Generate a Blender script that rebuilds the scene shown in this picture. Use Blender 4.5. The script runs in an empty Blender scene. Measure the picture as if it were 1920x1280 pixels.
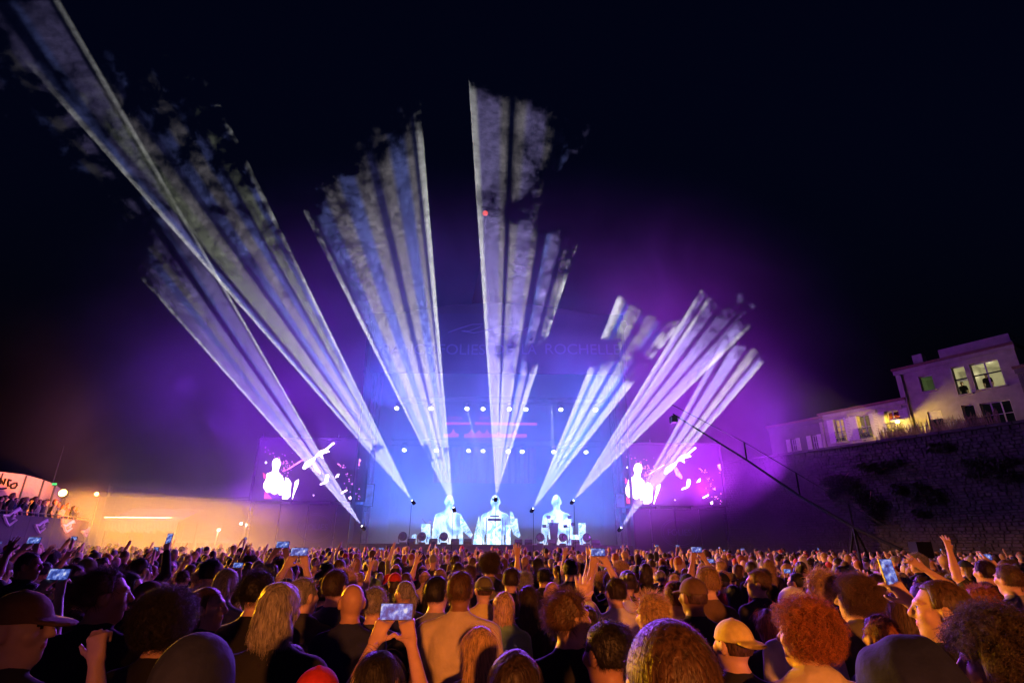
import bpy, math, random
import numpy as np
from mathutils import Vector, Matrix, Euler
random.seed(7); RNG = np.random.default_rng(7)
S = bpy.context.scene
C = S.collection
R = math.radians

# ------------------------------------------------------------------ camera
CAMZ, PITCH, ROLL, FPX = 2.12, 20.6, 0.45, 1000.0
cam_d = bpy.data.cameras.new('camera'); cam = bpy.data.objects.new('camera', cam_d); C.objects.link(cam)
CR = Matrix.Rotation(R(90 + PITCH), 3, 'X') @ Matrix.Rotation(R(ROLL), 3, 'Z')
cam.matrix_world = Matrix.Translation((0, 0, CAMZ)) @ CR.to_4x4()
cam_d.sensor_width = 36.0; cam_d.lens = 36.0 * FPX / 1920.0; cam_d.clip_start = 0.05; cam_d.clip_end = 2000
S.camera = cam

# ------------------------------------------------------------------ world (night sky), exposure, render
W = bpy.data.worlds.new('World'); S.world = W; W.use_nodes = True
nt = W.node_tree; bg = nt.nodes['Background']
sky = nt.nodes.new('ShaderNodeTexSky'); sky.sky_type = 'NISHITA'; sky.sun_disc = False
sky.sun_elevation = R(-4.5); sky.sun_rotation = R(180)
tint = nt.nodes.new('ShaderNodeMix'); tint.data_type = 'RGBA'; tint.blend_type = 'MULTIPLY'; tint.inputs[0].default_value = 1.0; tint.inputs[7].default_value = (0.25, 0.4, 1.6, 1)
nt.links.new(sky.outputs[0], tint.inputs[6]); nt.links.new(tint.outputs[2], bg.inputs[0]); bg.inputs[1].default_value = 0.35
S.view_settings.view_transform = 'Standard'; S.view_settings.look = 'None'
S.view_settings.exposure = 0.0; S.view_settings.gamma = 1.0; S.view_settings.use_curve_mapping = False
cy = S.cycles
cy.use_denoising = True; cy.use_light_tree = True
try: cy.denoiser = 'OPENIMAGEDENOISE'
except Exception: pass
cy.max_bounces = 5; cy.diffuse_bounces = 2; cy.glossy_bounces = 2; cy.transmission_bounces = 3
cy.transparent_max_bounces = 12; cy.volume_bounces = 0
cy.volume_step_rate = 1.0; cy.volume_max_steps = 96
cy.sample_clamp_indirect = 3.0; cy.sample_clamp_direct = 12.0
cy.use_adaptive_sampling = False

# ------------------------------------------------------------------ helpers
def ray(u, v):
    d = CR @ Vector(((u - 960) / FPX, (640 - v) / FPX, -1.0)); return d
def at(u, v, Y):
    d = ray(u, v); t = Y / d.y; return Vector((d.x * t, Y, CAMZ + d.z * t))
def atz(u, v, Z):
    d = ray(u, v); t = (Z - CAMZ) / d.z; return Vector((d.x * t, d.y * t, Z))
def atd(u, v, depth):                     # depth along the optical axis
    return Vector((0, 0, CAMZ)) + ray(u, v) * depth

def tag(o, label=None, cat=None, group=None, kind=None):
    if label: o['label'] = label
    if cat: o['category'] = cat
    if group: o['group'] = group
    if kind: o['kind'] = kind
    return o
def empty(name, loc=(0, 0, 0), rz=0.0):
    o = bpy.data.objects.new(name, None); C.objects.link(o); o.location = loc; o.rotation_euler = (0, 0, rz); return o

class MB:
    """collects shapes; build() links them as one mesh object"""
    def __init__(s): s.v = []; s.f = []
    def add(s, vs, fs):
        n = len(s.v); s.v += [tuple(p) for p in vs]; s.f += [tuple(i + n for i in f) for f in fs]; return s
    def box(s, c, d, rz=0.0, M=None):
        x, y, z = d[0] / 2, d[1] / 2, d[2] / 2
        pts = [Vector((sx * x, sy * y, sz * z)) for sx in (-1, 1) for sy in (-1, 1) for sz in (-1, 1)]
        if rz: rot = Matrix.Rotation(rz, 3, 'Z'); pts = [rot @ p for p in pts]
        if M is not None: pts = [M @ p for p in pts]
        c = Vector(c); pts = [p + c for p in pts]
        return s.add(pts, [(0, 1, 3, 2), (4, 6, 7, 5), (0, 4, 5, 1), (2, 3, 7, 6), (0, 2, 6, 4), (1, 5, 7, 3)])
    def tube(s, pts, r, n=6, cap=True):
        pts = [Vector(p) for p in pts]; rs = r if isinstance(r, (list, tuple)) else [r] * len(pts); rings = []
        for i, p in enumerate(pts):
            a = pts[max(i - 1, 0)]; b = pts[min(i + 1, len(pts) - 1)]; t = (b - a).normalized()
            u = t.orthogonal().normalized() if i == 0 else (U - t * U.dot(t)).normalized()
            U = u; w = t.cross(u)
            rings.append([p + (u * math.cos(k * 2 * math.pi / n) + w * math.sin(k * 2 * math.pi / n)) * rs[i] for k in range(n)])
        vs = [q for rg in rings for q in rg]; fs = []
        for i in range(len(pts) - 1):
            for k in range(n): fs.append((i * n + k, i * n + (k + 1) % n, (i + 1) * n + (k + 1) % n, (i + 1) * n + k))
        if cap: fs += [tuple(range(n - 1, -1, -1)), tuple((len(pts) - 1) * n + k for k in range(n))]
        return s.add(vs, fs)
    def lathe(s, c, prof, n=16, M=None):
        vs = []; fs = []
        for r, z in prof:
            for k in range(n):
                a = 2 * math.pi * k / n; p = Vector((r * math.cos(a), r * math.sin(a), z))
                if M is not None: p = M @ p
                vs.append(p + Vector(c))
        for i in range(len(prof) - 1):
            for k in range(n): fs.append((i * n + k, i * n + (k + 1) % n, (i + 1) * n + (k + 1) % n, (i + 1) * n + k))
        fs += [tuple(range(n - 1, -1, -1)), tuple((len(prof) - 1) * n + k for k in range(n))]
        return s.add(vs, fs)
    def slab(s, poly, off):
        """polygon (3-D points) extruded by vector off"""
        off = Vector(off); a = [Vector(p) for p in poly]; b = [p + off for p in a]; n = len(a)
        fs = [tuple(range(n)), tuple(range(2 * n - 1, n - 1, -1))] + [((i + 1) % n, i, n + i, n + (i + 1) % n) for i in range(n)]
        return s.add(a + b, fs)
    def build(s, name, mat, parent=None, smooth=False, loc=None):
        me = bpy.data.meshes.new(name); me.from_pydata(s.v, [], s.f); me.validate(); me.update()
        if smooth: me.polygons.foreach_set('use_smooth', [True] * len(me.polygons))
        return mkobj(name, me, mat, parent, loc)
def mkobj(name, me, mat, parent=None, loc=None):
    o = bpy.data.objects.new(name, me); C.objects.link(o)
    if mat is not None and not me.materials: me.materials.append(mat)
    if parent is not None: o.parent = parent
    if loc is not None: o.location = loc
    return o
def copy_tree(o, parent=None):
    c = o.copy(); C.objects.link(c); c.parent = parent
    for ch in list(o.children): copy_tree(ch, c)
    return c

# node helpers
def nodes_new(t, typ, **kw):
    n = t.nodes.new(typ)
    for k, v in kw.items(): setattr(n, k, v)
    return n
def math_node(t, op, a, b=None, clamp=False):
    n = t.nodes.new('ShaderNodeMath'); n.operation = op; n.use_clamp = clamp
    for i, x in enumerate((a, b)):
        if x is None: continue
        if isinstance(x, (int, float)): n.inputs[i].default_value = x
        else: t.links.new(x, n.inputs[i])
    return n.outputs[0]
def ramp(t, fac, stops, interp='LINEAR'):
    n = t.nodes.new('ShaderNodeValToRGB'); n.color_ramp.interpolation = interp; e = n.color_ramp.elements
    while len(e) < len(stops): e.new(0.5)
    for el, (p, c) in zip(e, sorted(stops, key=lambda s: s[0])):
        el.position = p; el.color = (*c, 1) if isinstance(c, tuple) else (c, c, c, 1)
    t.links.new(fac, n.inputs[0]); return n.outputs[0]

# ------------------------------------------------------------------ materials
def mat(name, col=(0.5, 0.5, 0.5), rough=0.7, metal=0.0, var=0.25, scale=6.0, bump=0.15, objcol=False, spec=0.4):
    m = bpy.data.materials.new(name); m.use_nodes = True; t = m.node_tree; b = t.nodes['Principled BSDF']; L = t.links.new
    b.inputs['Roughness'].default_value = rough; b.inputs['Metallic'].default_value = metal
    b.inputs['Specular IOR Level'].default_value = spec
    tc = t.nodes.new('ShaderNodeTexCoord'); nz = t.nodes.new('ShaderNodeTexNoise')
    nz.inputs['Scale'].default_value = scale; nz.inputs['Detail'].default_value = 5
    L(tc.outputs['Object'], nz.inputs['Vector'])
    mr = t.nodes.new('ShaderNodeMapRange'); mr.inputs[3].default_value = 1 - var; mr.inputs[4].default_value = 1 + var
    mr.inputs[1].default_value = 0.25; mr.inputs[2].default_value = 0.75
    L(nz.outputs['Fac'], mr.inputs[0])
    mx = t.nodes.new('ShaderNodeVectorMath'); mx.operation = 'SCALE'; L(mr.outputs[0], mx.inputs['Scale'])
    if objcol:
        oi = t.nodes.new('ShaderNodeObjectInfo'); L(oi.outputs['Color'], mx.inputs[0])
    else: mx.inputs[0].default_value = col
    L(mx.outputs[0], b.inputs['Base Color'])
    if bump:
        bp = t.nodes.new('ShaderNodeBump'); bp.inputs['Strength'].default_value = bump; bp.inputs['Distance'].default_value = 0.02
        L(nz.outputs['Fac'], bp.inputs['Height']); L(bp.outputs[0], b.inputs['Normal'])
    return m
def emit(name, col, strength, var=0.0, scale=3.0):
    m = bpy.data.materials.new(name); m.use_nodes = True; t = m.node_tree; b = t.nodes['Principled BSDF']
    b.inputs['Base Color'].default_value = (0.02, 0.02, 0.02, 1); b.inputs['Roughness'].default_value = 0.5
    b.inputs['Emission Color'].default_value = (*col, 1); b.inputs['Emission Strength'].default_value = strength
    if var:
        tc = t.nodes.new('ShaderNodeTexCoord'); nz = t.nodes.new('ShaderNodeTexNoise'); nz.inputs['Scale'].default_value = scale; nz.inputs['Detail'].default_value = 4
        t.links.new(tc.outputs['Object'], nz.inputs['Vector'])
        mr = t.nodes.new('ShaderNodeMapRange'); mr.inputs[1].default_value = 0.3; mr.inputs[2].default_value = 0.7
        mr.inputs[3].default_value = strength * (1 - var); mr.inputs[4].default_value = strength * (1 + var)
        t.links.new(nz.outputs['Fac'], mr.inputs[0]); t.links.new(mr.outputs[0], b.inputs['Emission Strength'])
    return m
def lamp(name, typ, loc, energy, col, aim=None, size=None, blend=0.3, radius=0.05, parent=None):
    d = bpy.data.lights.new(name, typ); d.energy = energy; d.color = col; d.shadow_soft_size = radius
    if typ == 'SPOT': d.spot_size = R(size); d.spot_blend = blend
    o = bpy.data.objects.new(name, d); C.objects.link(o); o.location = loc
    if 'NOSHEET' in globals(): o.light_linking.receiver_collection = NOSHEET
    if aim is not None: o.rotation_euler = (Vector(aim) - Vector(loc)).to_track_quat('-Z', 'Y').to_euler()
    return o

M = {}
M['black'] = mat('black_paint', (0.009, 0.009, 0.011), 0.8, spec=0.2)
M['steel'] = mat('truss_steel', (0.07, 0.07, 0.075), 0.6, 0.3)
M['darkfab'] = mat('dark_fabric', (0.007, 0.007, 0.009), 0.9, bump=0.3)
M['asphalt'] = mat('asphalt', (0.045, 0.043, 0.04), 0.9, scale=20, bump=0.4)
M['white'] = mat('white_paint', (0.6, 0.58, 0.55), 0.6, var=0.1)
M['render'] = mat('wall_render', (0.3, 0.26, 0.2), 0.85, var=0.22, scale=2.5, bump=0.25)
M['stone'] = mat('rampart_stone', (0.06, 0.05, 0.046), 0.95, var=0.45, scale=1.7, bump=0.6)
M['mortar'] = mat('mortar', (0.032, 0.028, 0.026), 0.95, var=0.4, scale=2.0, bump=0.5)
M['rooftile'] = mat('roof_tile', (0.16, 0.08, 0.05), 0.85)
M['wood'] = mat('shutter_paint', (0.5, 0.46, 0.38), 0.7, var=0.15)
M['iron'] = mat('wrought_iron', (0.02, 0.02, 0.02), 0.5, 0.5)
M['reed'] = mat('reed', (0.28, 0.2, 0.1), 0.9, var=0.5, scale=12)
M['glass'] = mat('lens_glass', (0.02, 0.02, 0.03), 0.1, spec=0.8, bump=0)
# ------------------------------------------------------------------ large lights of the place
# amber flood bank behind the audience (lights the crowd's backs); amber follow spot; stage wash lamps; added purple fills
AMBER = (1.0, 0.255, 0.04)
fl_ = lamp('amber_flood', 'SPOT', (1.5, -13.0, 4.0), 12500, AMBER, aim=(6.3, 6.0, 2.4), size=54, blend=0.25, radius=0.2)
def top_cutoff(o, top, soft):
    """cut the lamp off above a given slope, by a node; the housing has no flap"""
    d = o.data; d.use_nodes = True; t = d.node_tree; em = t.nodes['Emission']; tc = t.nodes.new('ShaderNodeTexCoord'); sp = t.nodes.new('ShaderNodeSeparateXYZ'); t.links.new(tc.outputs['Normal'], sp.inputs[0])
    y = math_node(t, 'MULTIPLY', math_node(t, 'DIVIDE', sp.outputs[1], math_node(t, 'ABSOLUTE', sp.outputs[2])), YSIGN)
    mr = t.nodes.new('ShaderNodeMapRange'); mr.interpolation_type = 'SMOOTHSTEP'; t.links.new(y, mr.inputs[0]); mr.inputs[1].default_value = top + soft; mr.inputs[2].default_value = top - soft; mr.inputs[3].default_value = 0.004; mr.inputs[4].default_value = 1.0
    t.links.new(mr.outputs[0], em.inputs['Strength'])
YSIGN = 1.0
top_cutoff(fl_, 0.05, 0.03)
FS = at(119, 925, 37.0)
fs_ = lamp('follow_spot_beam', 'SPOT', FS + Vector((0.45, -0.1, -0.02)), 260000, (1.0, 0.4, 0.004), aim=FS + Vector((22, -9.5, -4.6)), size=60, blend=0.25, radius=0.2)
top_cutoff(fs_, 0.135, 0.045)
SX, SY = -1.35, 40.0          # stage centre line, front edge of the deck
for i in range(7):            # blue wash lamps on the stage floor, throwing up and out
    x = SX - 8.4 + i * 2.8
    lamp('blue_wash', 'SPOT', (x, SY + 3.5, 3.2), 8500, (0.06, 0.17, 1.0), aim=(x * 0.95, SY - 5, 17), size=145, blend=0.9, radius=0.3)
for x, z, e, c, s in ((-19.0, 5.0, 8500, (0.34, 0.03, 1.0), 1), (-13.5, 8.5, 4000, (0.25, 0.05, 1.0), 1), (-21.5, 9.5, 5000, (0.22, 0.02, 0.9), 1), (12.0, 5.2, 18000, (0.48, 0.08, 1.0), -1), (15.5, 5.8, 18000, (0.55, 0.04, 1.0), -1), (18.8, 6.5, 14000, (0.42, 0.02, 1.0), -1), (13.5, 10.5, 5000, (0.3, 0.04, 1.0), -1)):
    lamp('magenta_fill', 'SPOT', (x, SY - 1.6, z), e, c, aim=(x + s * 6.0, SY - 2.4, z + 5.0), size=176, blend=1.0, radius=0.5)     # added for the screens' purple glow; aimed away from rampart and stand
for x in (-6.0, 0.0, 6.0): lamp('white_wash', 'POINT', (SX + x, SY + 4.6, 3.6), 700, (0.4, 0.6, 1.0), radius=0.3)
for x in (-7.0, 1.0, 8.0): lamp('violet_crowd_wash', 'SPOT', (SX + x, SY - 2.9, 11.8), 26000, (0.32, 0.07, 1.0), aim=(SX + max(x, -4.5) * 1.5, 14.0, 1.6), size=54, blend=0.8, radius=0.3)
lamp('magenta_fill', 'POINT', (-25.0, SY - 0.8, 13.0), 1500, (0.24, 0.03, 1.0), radius=0.5)  # unseen point lamps added to spread purple through the smoke
lamp('magenta_fill', 'POINT', (19.5, SY - 0.8, 11.5), 1500, (0.34, 0.03, 1.0), radius=0.5)
lamp('magenta_fill', 'POINT', (-17.0, SY - 1.0, 12.5), 3000, (0.24, 0.03, 1.0), radius=0.5)
for x in (-7.5, 0.0, 6.5):    # added blue lamps hung free, throwing up into the smoke before the canopy
    lamp('blue_wash', 'SPOT', (SX + x, SY - 1.2, 11.5), 4200, (0.08, 0.12, 1.0), aim=(SX + x * 1.4, SY - 2.0, 22), size=150, blend=0.9, radius=0.3)

# ------------------------------------------------------------------ smoke and laser fans
def smoke_material(name, dens, L, bias, seed, scale=0.55, gain=3.6, lat=0.0, th=1.0):
    """patchy smoke: density follows 3-D noise; bias says how closed the cloud is along the fan"""
    m = bpy.data.materials.new(name); m.use_nodes = True; t = m.node_tree
    t.nodes.remove(t.nodes['Principled BSDF']); out = t.nodes['Material Output']
    tc = t.nodes.new('ShaderNodeTexCoord'); sep = t.nodes.new('ShaderNodeSeparateXYZ'); t.links.new(tc.outputs['Object'], sep.inputs[0])
    add = nodes_new(t, 'ShaderNodeVectorMath', operation='ADD'); t.links.new(tc.outputs['Object'], add.inputs[0]); add.inputs[1].default_value = (seed * 7.3, seed * 3.1, seed * 5.7)
    n1 = t.nodes.new('ShaderNodeTexNoise'); n1.inputs['Scale'].default_value = scale; n1.inputs['Detail'].default_value = 9; n1.inputs['Roughness'].default_value = 0.66; n1.inputs['Distortion'].default_value = 0.15
    t.links.new(add.outputs[0], n1.inputs['Vector'])
    r = math_node(t, 'DIVIDE', sep.outputs[2], L)
    b = ramp(t, r, [(p, (x + 4) / 8) for p, x in bias])
    b = math_node(t, 'SUBTRACT', math_node(t, 'MULTIPLY', b, 8.0), 4.0)
    if lat: b = math_node(t, 'ADD', b, math_node(t, 'MULTIPLY', math_node(t, 'DIVIDE', sep.outputs[0], L * th), lat))   # one side of the fan holds more smoke
    x = math_node(t, 'MULTIPLY', math_node(t, 'SUBTRACT', n1.outputs['Fac'], 0.5), gain)
    x = math_node(t, 'ADD', x, b, clamp=True)
    n2 = t.nodes.new('ShaderNodeTexNoise'); n2.inputs['Scale'].default_value = 3.0; n2.inputs['Detail'].default_value = 5; n2.inputs['Roughness'].default_value = 0.65; n2.inputs['Distortion'].default_value = 0.3
    sq = nodes_new(t, 'ShaderNodeVectorMath', operation='MULTIPLY'); t.links.new(add.outputs[0], sq.inputs[0]); sq.inputs[1].default_value = (0.8, 1, 1.5); t.links.new(sq.outputs[0], n2.inputs['Vector'])
    wisp = math_node(t, 'ADD', math_node(t, 'MULTIPLY', math_node(t, 'SUBTRACT', n2.outputs['Fac'], 0.5), 3.0), 0.75, clamp=True)
    wisp = math_node(t, 'ADD', math_node(t, 'MULTIPLY', wisp, 0.88), 0.12)
    x = math_node(t, 'MULTIPLY', math_node(t, 'MULTIPLY', x, wisp), dens)
    vs = t.nodes.new('ShaderNodeVolumeScatter'); vs.inputs['Color'].default_value = (0.95, 0.95, 0.95, 1); vs.inputs['Anisotropy'].default_value = 0.0
    t.links.new(x, vs.inputs['Density']); t.links.new(vs.outputs[0], out.inputs['Volume'])
    return m

COOL, WARM, DARK, EDGE, GREEN, LILAC = (0.17, 0.21, 0.62), (0.36, 0.33, 0.35), (0.05, 0.05, 0.16), (1.0, 1.0, 1.0), (0.32, 0.35, 0.24), (0.31, 0.26, 0.6)
DK2 = (0.008, 0.008, 0.03)
# apex pixel, depth of apex, left edge pixel, right edge pixel, depth of the far end, stripes, openness of the smoke, power
FANS = [
 ((678, 985), 37.2, (0, 223), (108, 0), 21, [(0, .025, EDGE), (.025, .22, LILAC), (.22, .34, COOL), (.34, .44, WARM), (.44, .55, LILAC), (.55, .66, DK2), (.66, .72, COOL), (.72, .93, LILAC), (.93, .975, DK2), (.975, 1, EDGE)],
   [(985, 2.5), (700, 2), (560, 1.1), (500, .5), (440, -.1), (300, 0), (100, .15), (0, .15)], 1.0),
 ((772, 937), 37.2, (0, 60), (315, 0), 22, [(0, .02, EDGE), (.02, .07, COOL), (.07, .13, DK2), (.13, .27, GREEN), (.27, .36, WARM), (.36, .43, DARK), (.43, .53, COOL), (.53, .66, WARM), (.66, .74, COOL), (.74, .78, DARK), (.78, .90, GREEN), (.90, .97, COOL), (.97, 1, EDGE)],
   [(937, 2.5), (880, 1.2), (840, .4), (800, 1.4), (600, 1.1), (450, .6), (300, .25), (150, -.1), (60, -.7), (0, -1.2)], 1.5),
 ((850, 950), 37.2, (372, 0), (769, 0), 22, [(0, .03, EDGE), (.03, .065, DARK), (.065, .2, COOL), (.2, .34, WARM), (.34, .47, COOL), (.47, .58, WARM), (.58, .66, DARK), (.66, .76, WARM), (.76, .88, COOL), (.88, .93, WARM), (.93, .965, DARK), (.965, 1, EDGE)],
   [(950, 3), (880, 2.4), (862, .2), (830, .2), (815, 2), (600, 1.3), (420, .8), (330, .3), (270, -.5), (200, -1.2), (0, -2.5)], 1.7),
 ((930, 930), 37.2, (872, 0), (1229, 0), 22, [(0, .03, EDGE), (.03, .2, LILAC), (.2, .25, WARM), (.25, .31, DK2), (.31, .38, WARM), (.38, .53, LILAC), (.53, .58, WARM), (.58, .68, DK2), (.68, .72, COOL), (.72, .82, LILAC), (.82, .89, DK2), (.89, .97, WARM), (.97, 1, EDGE)],
   [(930, 3), (760, 1.8), (700, .8), (665, .1), (600, .8), (520, 1.1), (440, .6), (405, -.35), (350, .05), (280, .3), (220, .4), (190, -.5), (160, -1.8), (0, -2.6)], 1.6),
 ((1000, 952), 37.2, (1210, 431), (1415, 431), 24, [(0, .06, EDGE), (.06, .12, GREEN), (.12, .2, (.02, .06, .35)), (.2, .4, GREEN), (.4, .5, (.01, .03, .2)), (.5, .66, GREEN), (.66, .72, (.12, .2, .55)), (.72, .84, (.01, .03, .2)), (.84, .95, GREEN), (.95, 1, EDGE)],
   [(952, 3), (800, 1.8), (770, .8), (720, 1.2), (700, .2), (660, -.2), (620, .5), (590, .4), (560, -1.2), (440, -3)], 2.2),
 ((1076, 937), 37.2, (1370, 453), (1568, 453), 24, [(0, .03, EDGE), (.03, .1, LILAC), (.1, .16, DK2), (.16, .2, EDGE), (.2, .36, LILAC), (.36, .46, DK2), (.46, .66, LILAC), (.66, .74, DK2), (.74, .96, LILAC), (.96, 1, EDGE)],
   [(937, 3), (780, 2), (660, 1.1), (600, .2), (540, -.4), (460, -1.4)], 1.6),
 ((1165, 988), 37.2, (1427, 508), (1577, 508), 25, [(0, .12, LILAC), (.12, .25, DK2), (.25, .5, LILAC), (.5, .6, DK2), (.6, .78, WARM), (.78, .86, DK2), (.86, .97, LILAC), (.97, 1, EDGE)],
   [(988, 3), (760, 2), (690, 1.4), (655, .2), (630, -1.4), (510, -3)], 1.6),
]
def bands(bs, soft=0.02):
    """[(start, end, colour)] -> ramp stops with soft borders"""
    out = []
    for a, b_, c in bs: out += [(min(a + soft, a + (b_ - a) * .35), c), (max(b_ - soft, b_ - (b_ - a) * .35), c)]
    return out
APEX = []; SHEETS = []
def laser_fan(k, ap, Y0, lp, rp, Y1, stripes, bias, power):
    A = at(ap[0], ap[1], Y0); Lp = at(lp[0], lp[1], Y1); Rp = at(rp[0], rp[1], Y1); APEX.append((A, Lp, Rp))
    dl, dr = (Lp - A).normalized(), (Rp - A).normalized(); c = (dl + dr).normalized()
    n = dl.cross(dr).normalized(); x = c.cross(n).normalized()
    if x.dot(dr) < 0: x = -x; n = -n
    half = math.acos(max(-1, min(1, dl.dot(dr)))) / 2; th = math.tan(half)
    length = max((Lp - A).dot(c), (Rp - A).dot(c))
    Mx = Matrix((x, n, c)).transposed().to_4x4(); Mx.translation = A         # local X across, Y through, Z along the fan
    if Mx.to_3x3().determinant() < 0:
        n = -n; Mx = Matrix((x, n, c)).transposed().to_4x4(); Mx.translation = A
    vs = []; w0 = 0.15
    for z, hw, ht in ((w0, w0 * th * 1.02, 0.04), (length, length * th * 1.02, 0.16)):
        vs += [(-hw, -ht, z), (hw, -ht, z), (hw, ht, z), (-hw, ht, z)]
    mb = MB().add(vs, [(3, 2, 1, 0), (4, 5, 6, 7), (0, 1, 5, 4), (1, 2, 6, 5), (2, 3, 7, 6), (3, 0, 4, 7)])  # smoke cut to the fan's wedge, giving the beam its shape
    def zat(v):                                 # distance along the fan at which its middle reaches a row
        lo_, hi_ = 0.01, length
        for _ in range(40):
            mid = (lo_ + hi_) / 2; q = CR.transposed() @ (A + c * mid - Vector((0, 0, CAMZ))); vv = 640 - FPX * q.y / -q.z
            if vv > v: lo_ = mid
            else: hi_ = mid
        return lo_ / length
    m = smoke_material('laser_smoke', 0.065, length, [(zat(v), x_) for v, x_ in bias], k + 1, scale=0.8, lat=(0.9, -0.7, 0.9, -1.5, 0, 0, 0)[k], th=th)
    o = mb.build('laser_smoke', m); o.matrix_world = Mx; tag(o, kind='stuff')
    o['label'] = ('sheet of smoke lit by the laser fan, number %s of seven counted across from the stand' % ['one', 'two', 'three', 'four', 'five', 'six', 'seven'][k]); o['category'] = 'smoke'
    # the laser itself: a spot lamp whose pattern is cut into stripes across the fan
    d = bpy.data.lights.new('laser', 'SPOT'); d.energy = 2700000 * power; d.shadow_soft_size = 0.02; d.spot_size = 2 * half * 1.15 + 0.02; d.spot_blend = 0.02
    d.use_nodes = True; t = d.node_tree; em = t.nodes['Emission']
    tc = t.nodes.new('ShaderNodeTexCoord'); sp = t.nodes.new('ShaderNodeSeparateXYZ'); t.links.new(tc.outputs['Normal'], sp.inputs[0])
    q = math_node(t, 'DIVIDE', sp.outputs[0], math_node(t, 'ABSOLUTE', sp.outputs[2]))
    q = math_node(t, 'ADD', math_node(t, 'MULTIPLY', q, SIGN * 0.5 / th), 0.5)
    col = ramp(t, q, bands(stripes))
    t.links.new(col, em.inputs['Color'])
    lf = t.nodes.new('ShaderNodeLightFalloff'); lf.inputs['Strength'].default_value = 1.0
    t.links.new(lf.outputs['Quadratic'], em.inputs['Strength'])
    lo = bpy.data.objects.new('laser', d); C.objects.link(lo)
    Ml = Matrix((x, c.cross(x) * -1, -c)).transposed()
    if Ml.determinant() < 0: Ml = Matrix((x, c.cross(x), -c)).transposed()
    Ml = Ml.to_4x4(); Ml.translation = A; lo.matrix_world = Ml
    lc = bpy.data.collections.new('laser_receivers'); lc.objects.link(o); lo.light_linking.receiver_collection = lc; SHEETS.append(o)
SIGN = 1.0
for k, f in enumerate(FANS): laser_fan(k, *f)
NOSHEET = bpy.data.collections.new('all_but_laser_smoke')       # the other lamps skip the laser sheets, which keeps these free of noise
for o in SHEETS: NOSHEET.objects.link(o)
for co_ in NOSHEET.collection_objects: co_.light_linking.link_state = 'EXCLUDE'
for o in bpy.data.objects:
    if o.type == 'LIGHT' and o.light_linking.receiver_collection is None: o.light_linking.receiver_collection = NOSHEET

def cloud(name, lo, hi, dens, seed, soft=1.0, label=None, scale=0.12, contrast=2.0, flat=False, pwr=6.0, deep=False):
    """bank of smoke drifting: a closed box whose density dies away towards its sides"""
    c = [(a + b) / 2 for a, b in zip(lo, hi)]; h = [(b - a) / 2 for a, b in zip(lo, hi)]
    m = bpy.data.materials.new(name); m.use_nodes = True; t = m.node_tree
    t.nodes.remove(t.nodes['Principled BSDF']); out = t.nodes['Material Output']
    tc = t.nodes.new('ShaderNodeTexCoord')
    dv = nodes_new(t, 'ShaderNodeVectorMath', operation='DIVIDE'); t.links.new(tc.outputs['Object'], dv.inputs[0]); dv.inputs[1].default_value = h if not deep else (h[0], h[1] * 20, h[2])
    ln = nodes_new(t, 'ShaderNodeVectorMath', operation='LENGTH'); t.links.new(dv.outputs[0], ln.inputs[0]); rad = ln.outputs['Value']
    if flat:                                        # squarer bank with a level top
        sx_ = t.nodes.new('ShaderNodeSeparateXYZ'); t.links.new(dv.outputs[0], sx_.inputs[0]); pw = [math_node(t, 'POWER', math_node(t, 'ABSOLUTE', sx_.outputs[i]), pwr) for i in range(3)]
        rad = math_node(t, 'POWER', math_node(t, 'ADD', math_node(t, 'ADD', pw[0], pw[1]), pw[2]), 1 / pwr)
    mr = t.nodes.new('ShaderNodeMapRange'); mr.interpolation_type = 'SMOOTHSTEP'; t.links.new(rad, mr.inputs[0])
    mr.inputs[1].default_value = 1.0; mr.inputs[2].default_value = 1.0 - soft; mr.inputs[3].default_value = 0; mr.inputs[4].default_value = 1
    nz = t.nodes.new('ShaderNodeTexNoise'); nz.inputs['Scale'].default_value = scale; nz.inputs['Detail'].default_value = 3; nz.inputs['Distortion'].default_value = 0.5
    add = nodes_new(t, 'ShaderNodeVectorMath', operation='ADD'); t.links.new(tc.outputs['Object'], add.inputs[0]); add.inputs[1].default_value = (seed * 11.3, seed * 4.1, seed * 2.7)
    t.links.new(add.outputs[0], nz.inputs['Vector'])
    x = math_node(t, 'ADD', math_node(t, 'MULTIPLY', math_node(t, 'SUBTRACT', nz.outputs['Fac'], 0.5), contrast), 0.6, clamp=True)
    x = math_node(t, 'MULTIPLY', math_node(t, 'MULTIPLY', x, mr.outputs[0]), dens)
    vs = t.nodes.new('ShaderNodeVolumeScatter'); vs.inputs['Color'].default_value = (0.95, 0.95, 0.95, 1)
    t.links.new(x, vs.inputs['Density']); t.links.new(vs.outputs[0], out.inputs['Volume'])
    m.cycles.volume_step_rate = 2.5
    o = MB().box((0, 0, 0), [2 * a for a in h]).build(name, m, loc=c); tag(o, label, 'smoke', kind='stuff')
    return o
cloud('stage_smoke', (SX - 44, 37.35, -15.0), (SX + 38, 62, 35), 0.09, 1, soft=0.8, flat=True, pwr=2.6, deep=True, label='bank of stage smoke hanging over and in front of the stage')
cloud('drifting_smoke', (-46, 32.5, -5.0), (-12.5, 51, 5.9), 0.12, 3, label='bank of smoke drifting in front of the amber spotlight', contrast=1.2, soft=0.35, flat=True, pwr=8.0)
cloud('low_smoke', (-34, 19, -3.4), (-5, 32.3, 3.6), 0.05, 5, label='low smoke drifting over the crowd in front of the bar tent', contrast=1.6, soft=0.6, flat=True, pwr=3.0)
# ------------------------------------------------------------------ ground
tag(MB().add([(-500, -120, 0), (500, -120, 0), (500, 900, 0), (-500, 900, 0)], [(0, 1, 2, 3)]).build('ground', M['asphalt']), 'dark asphalt of the open air festival ground', 'ground', kind='structure')

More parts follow.
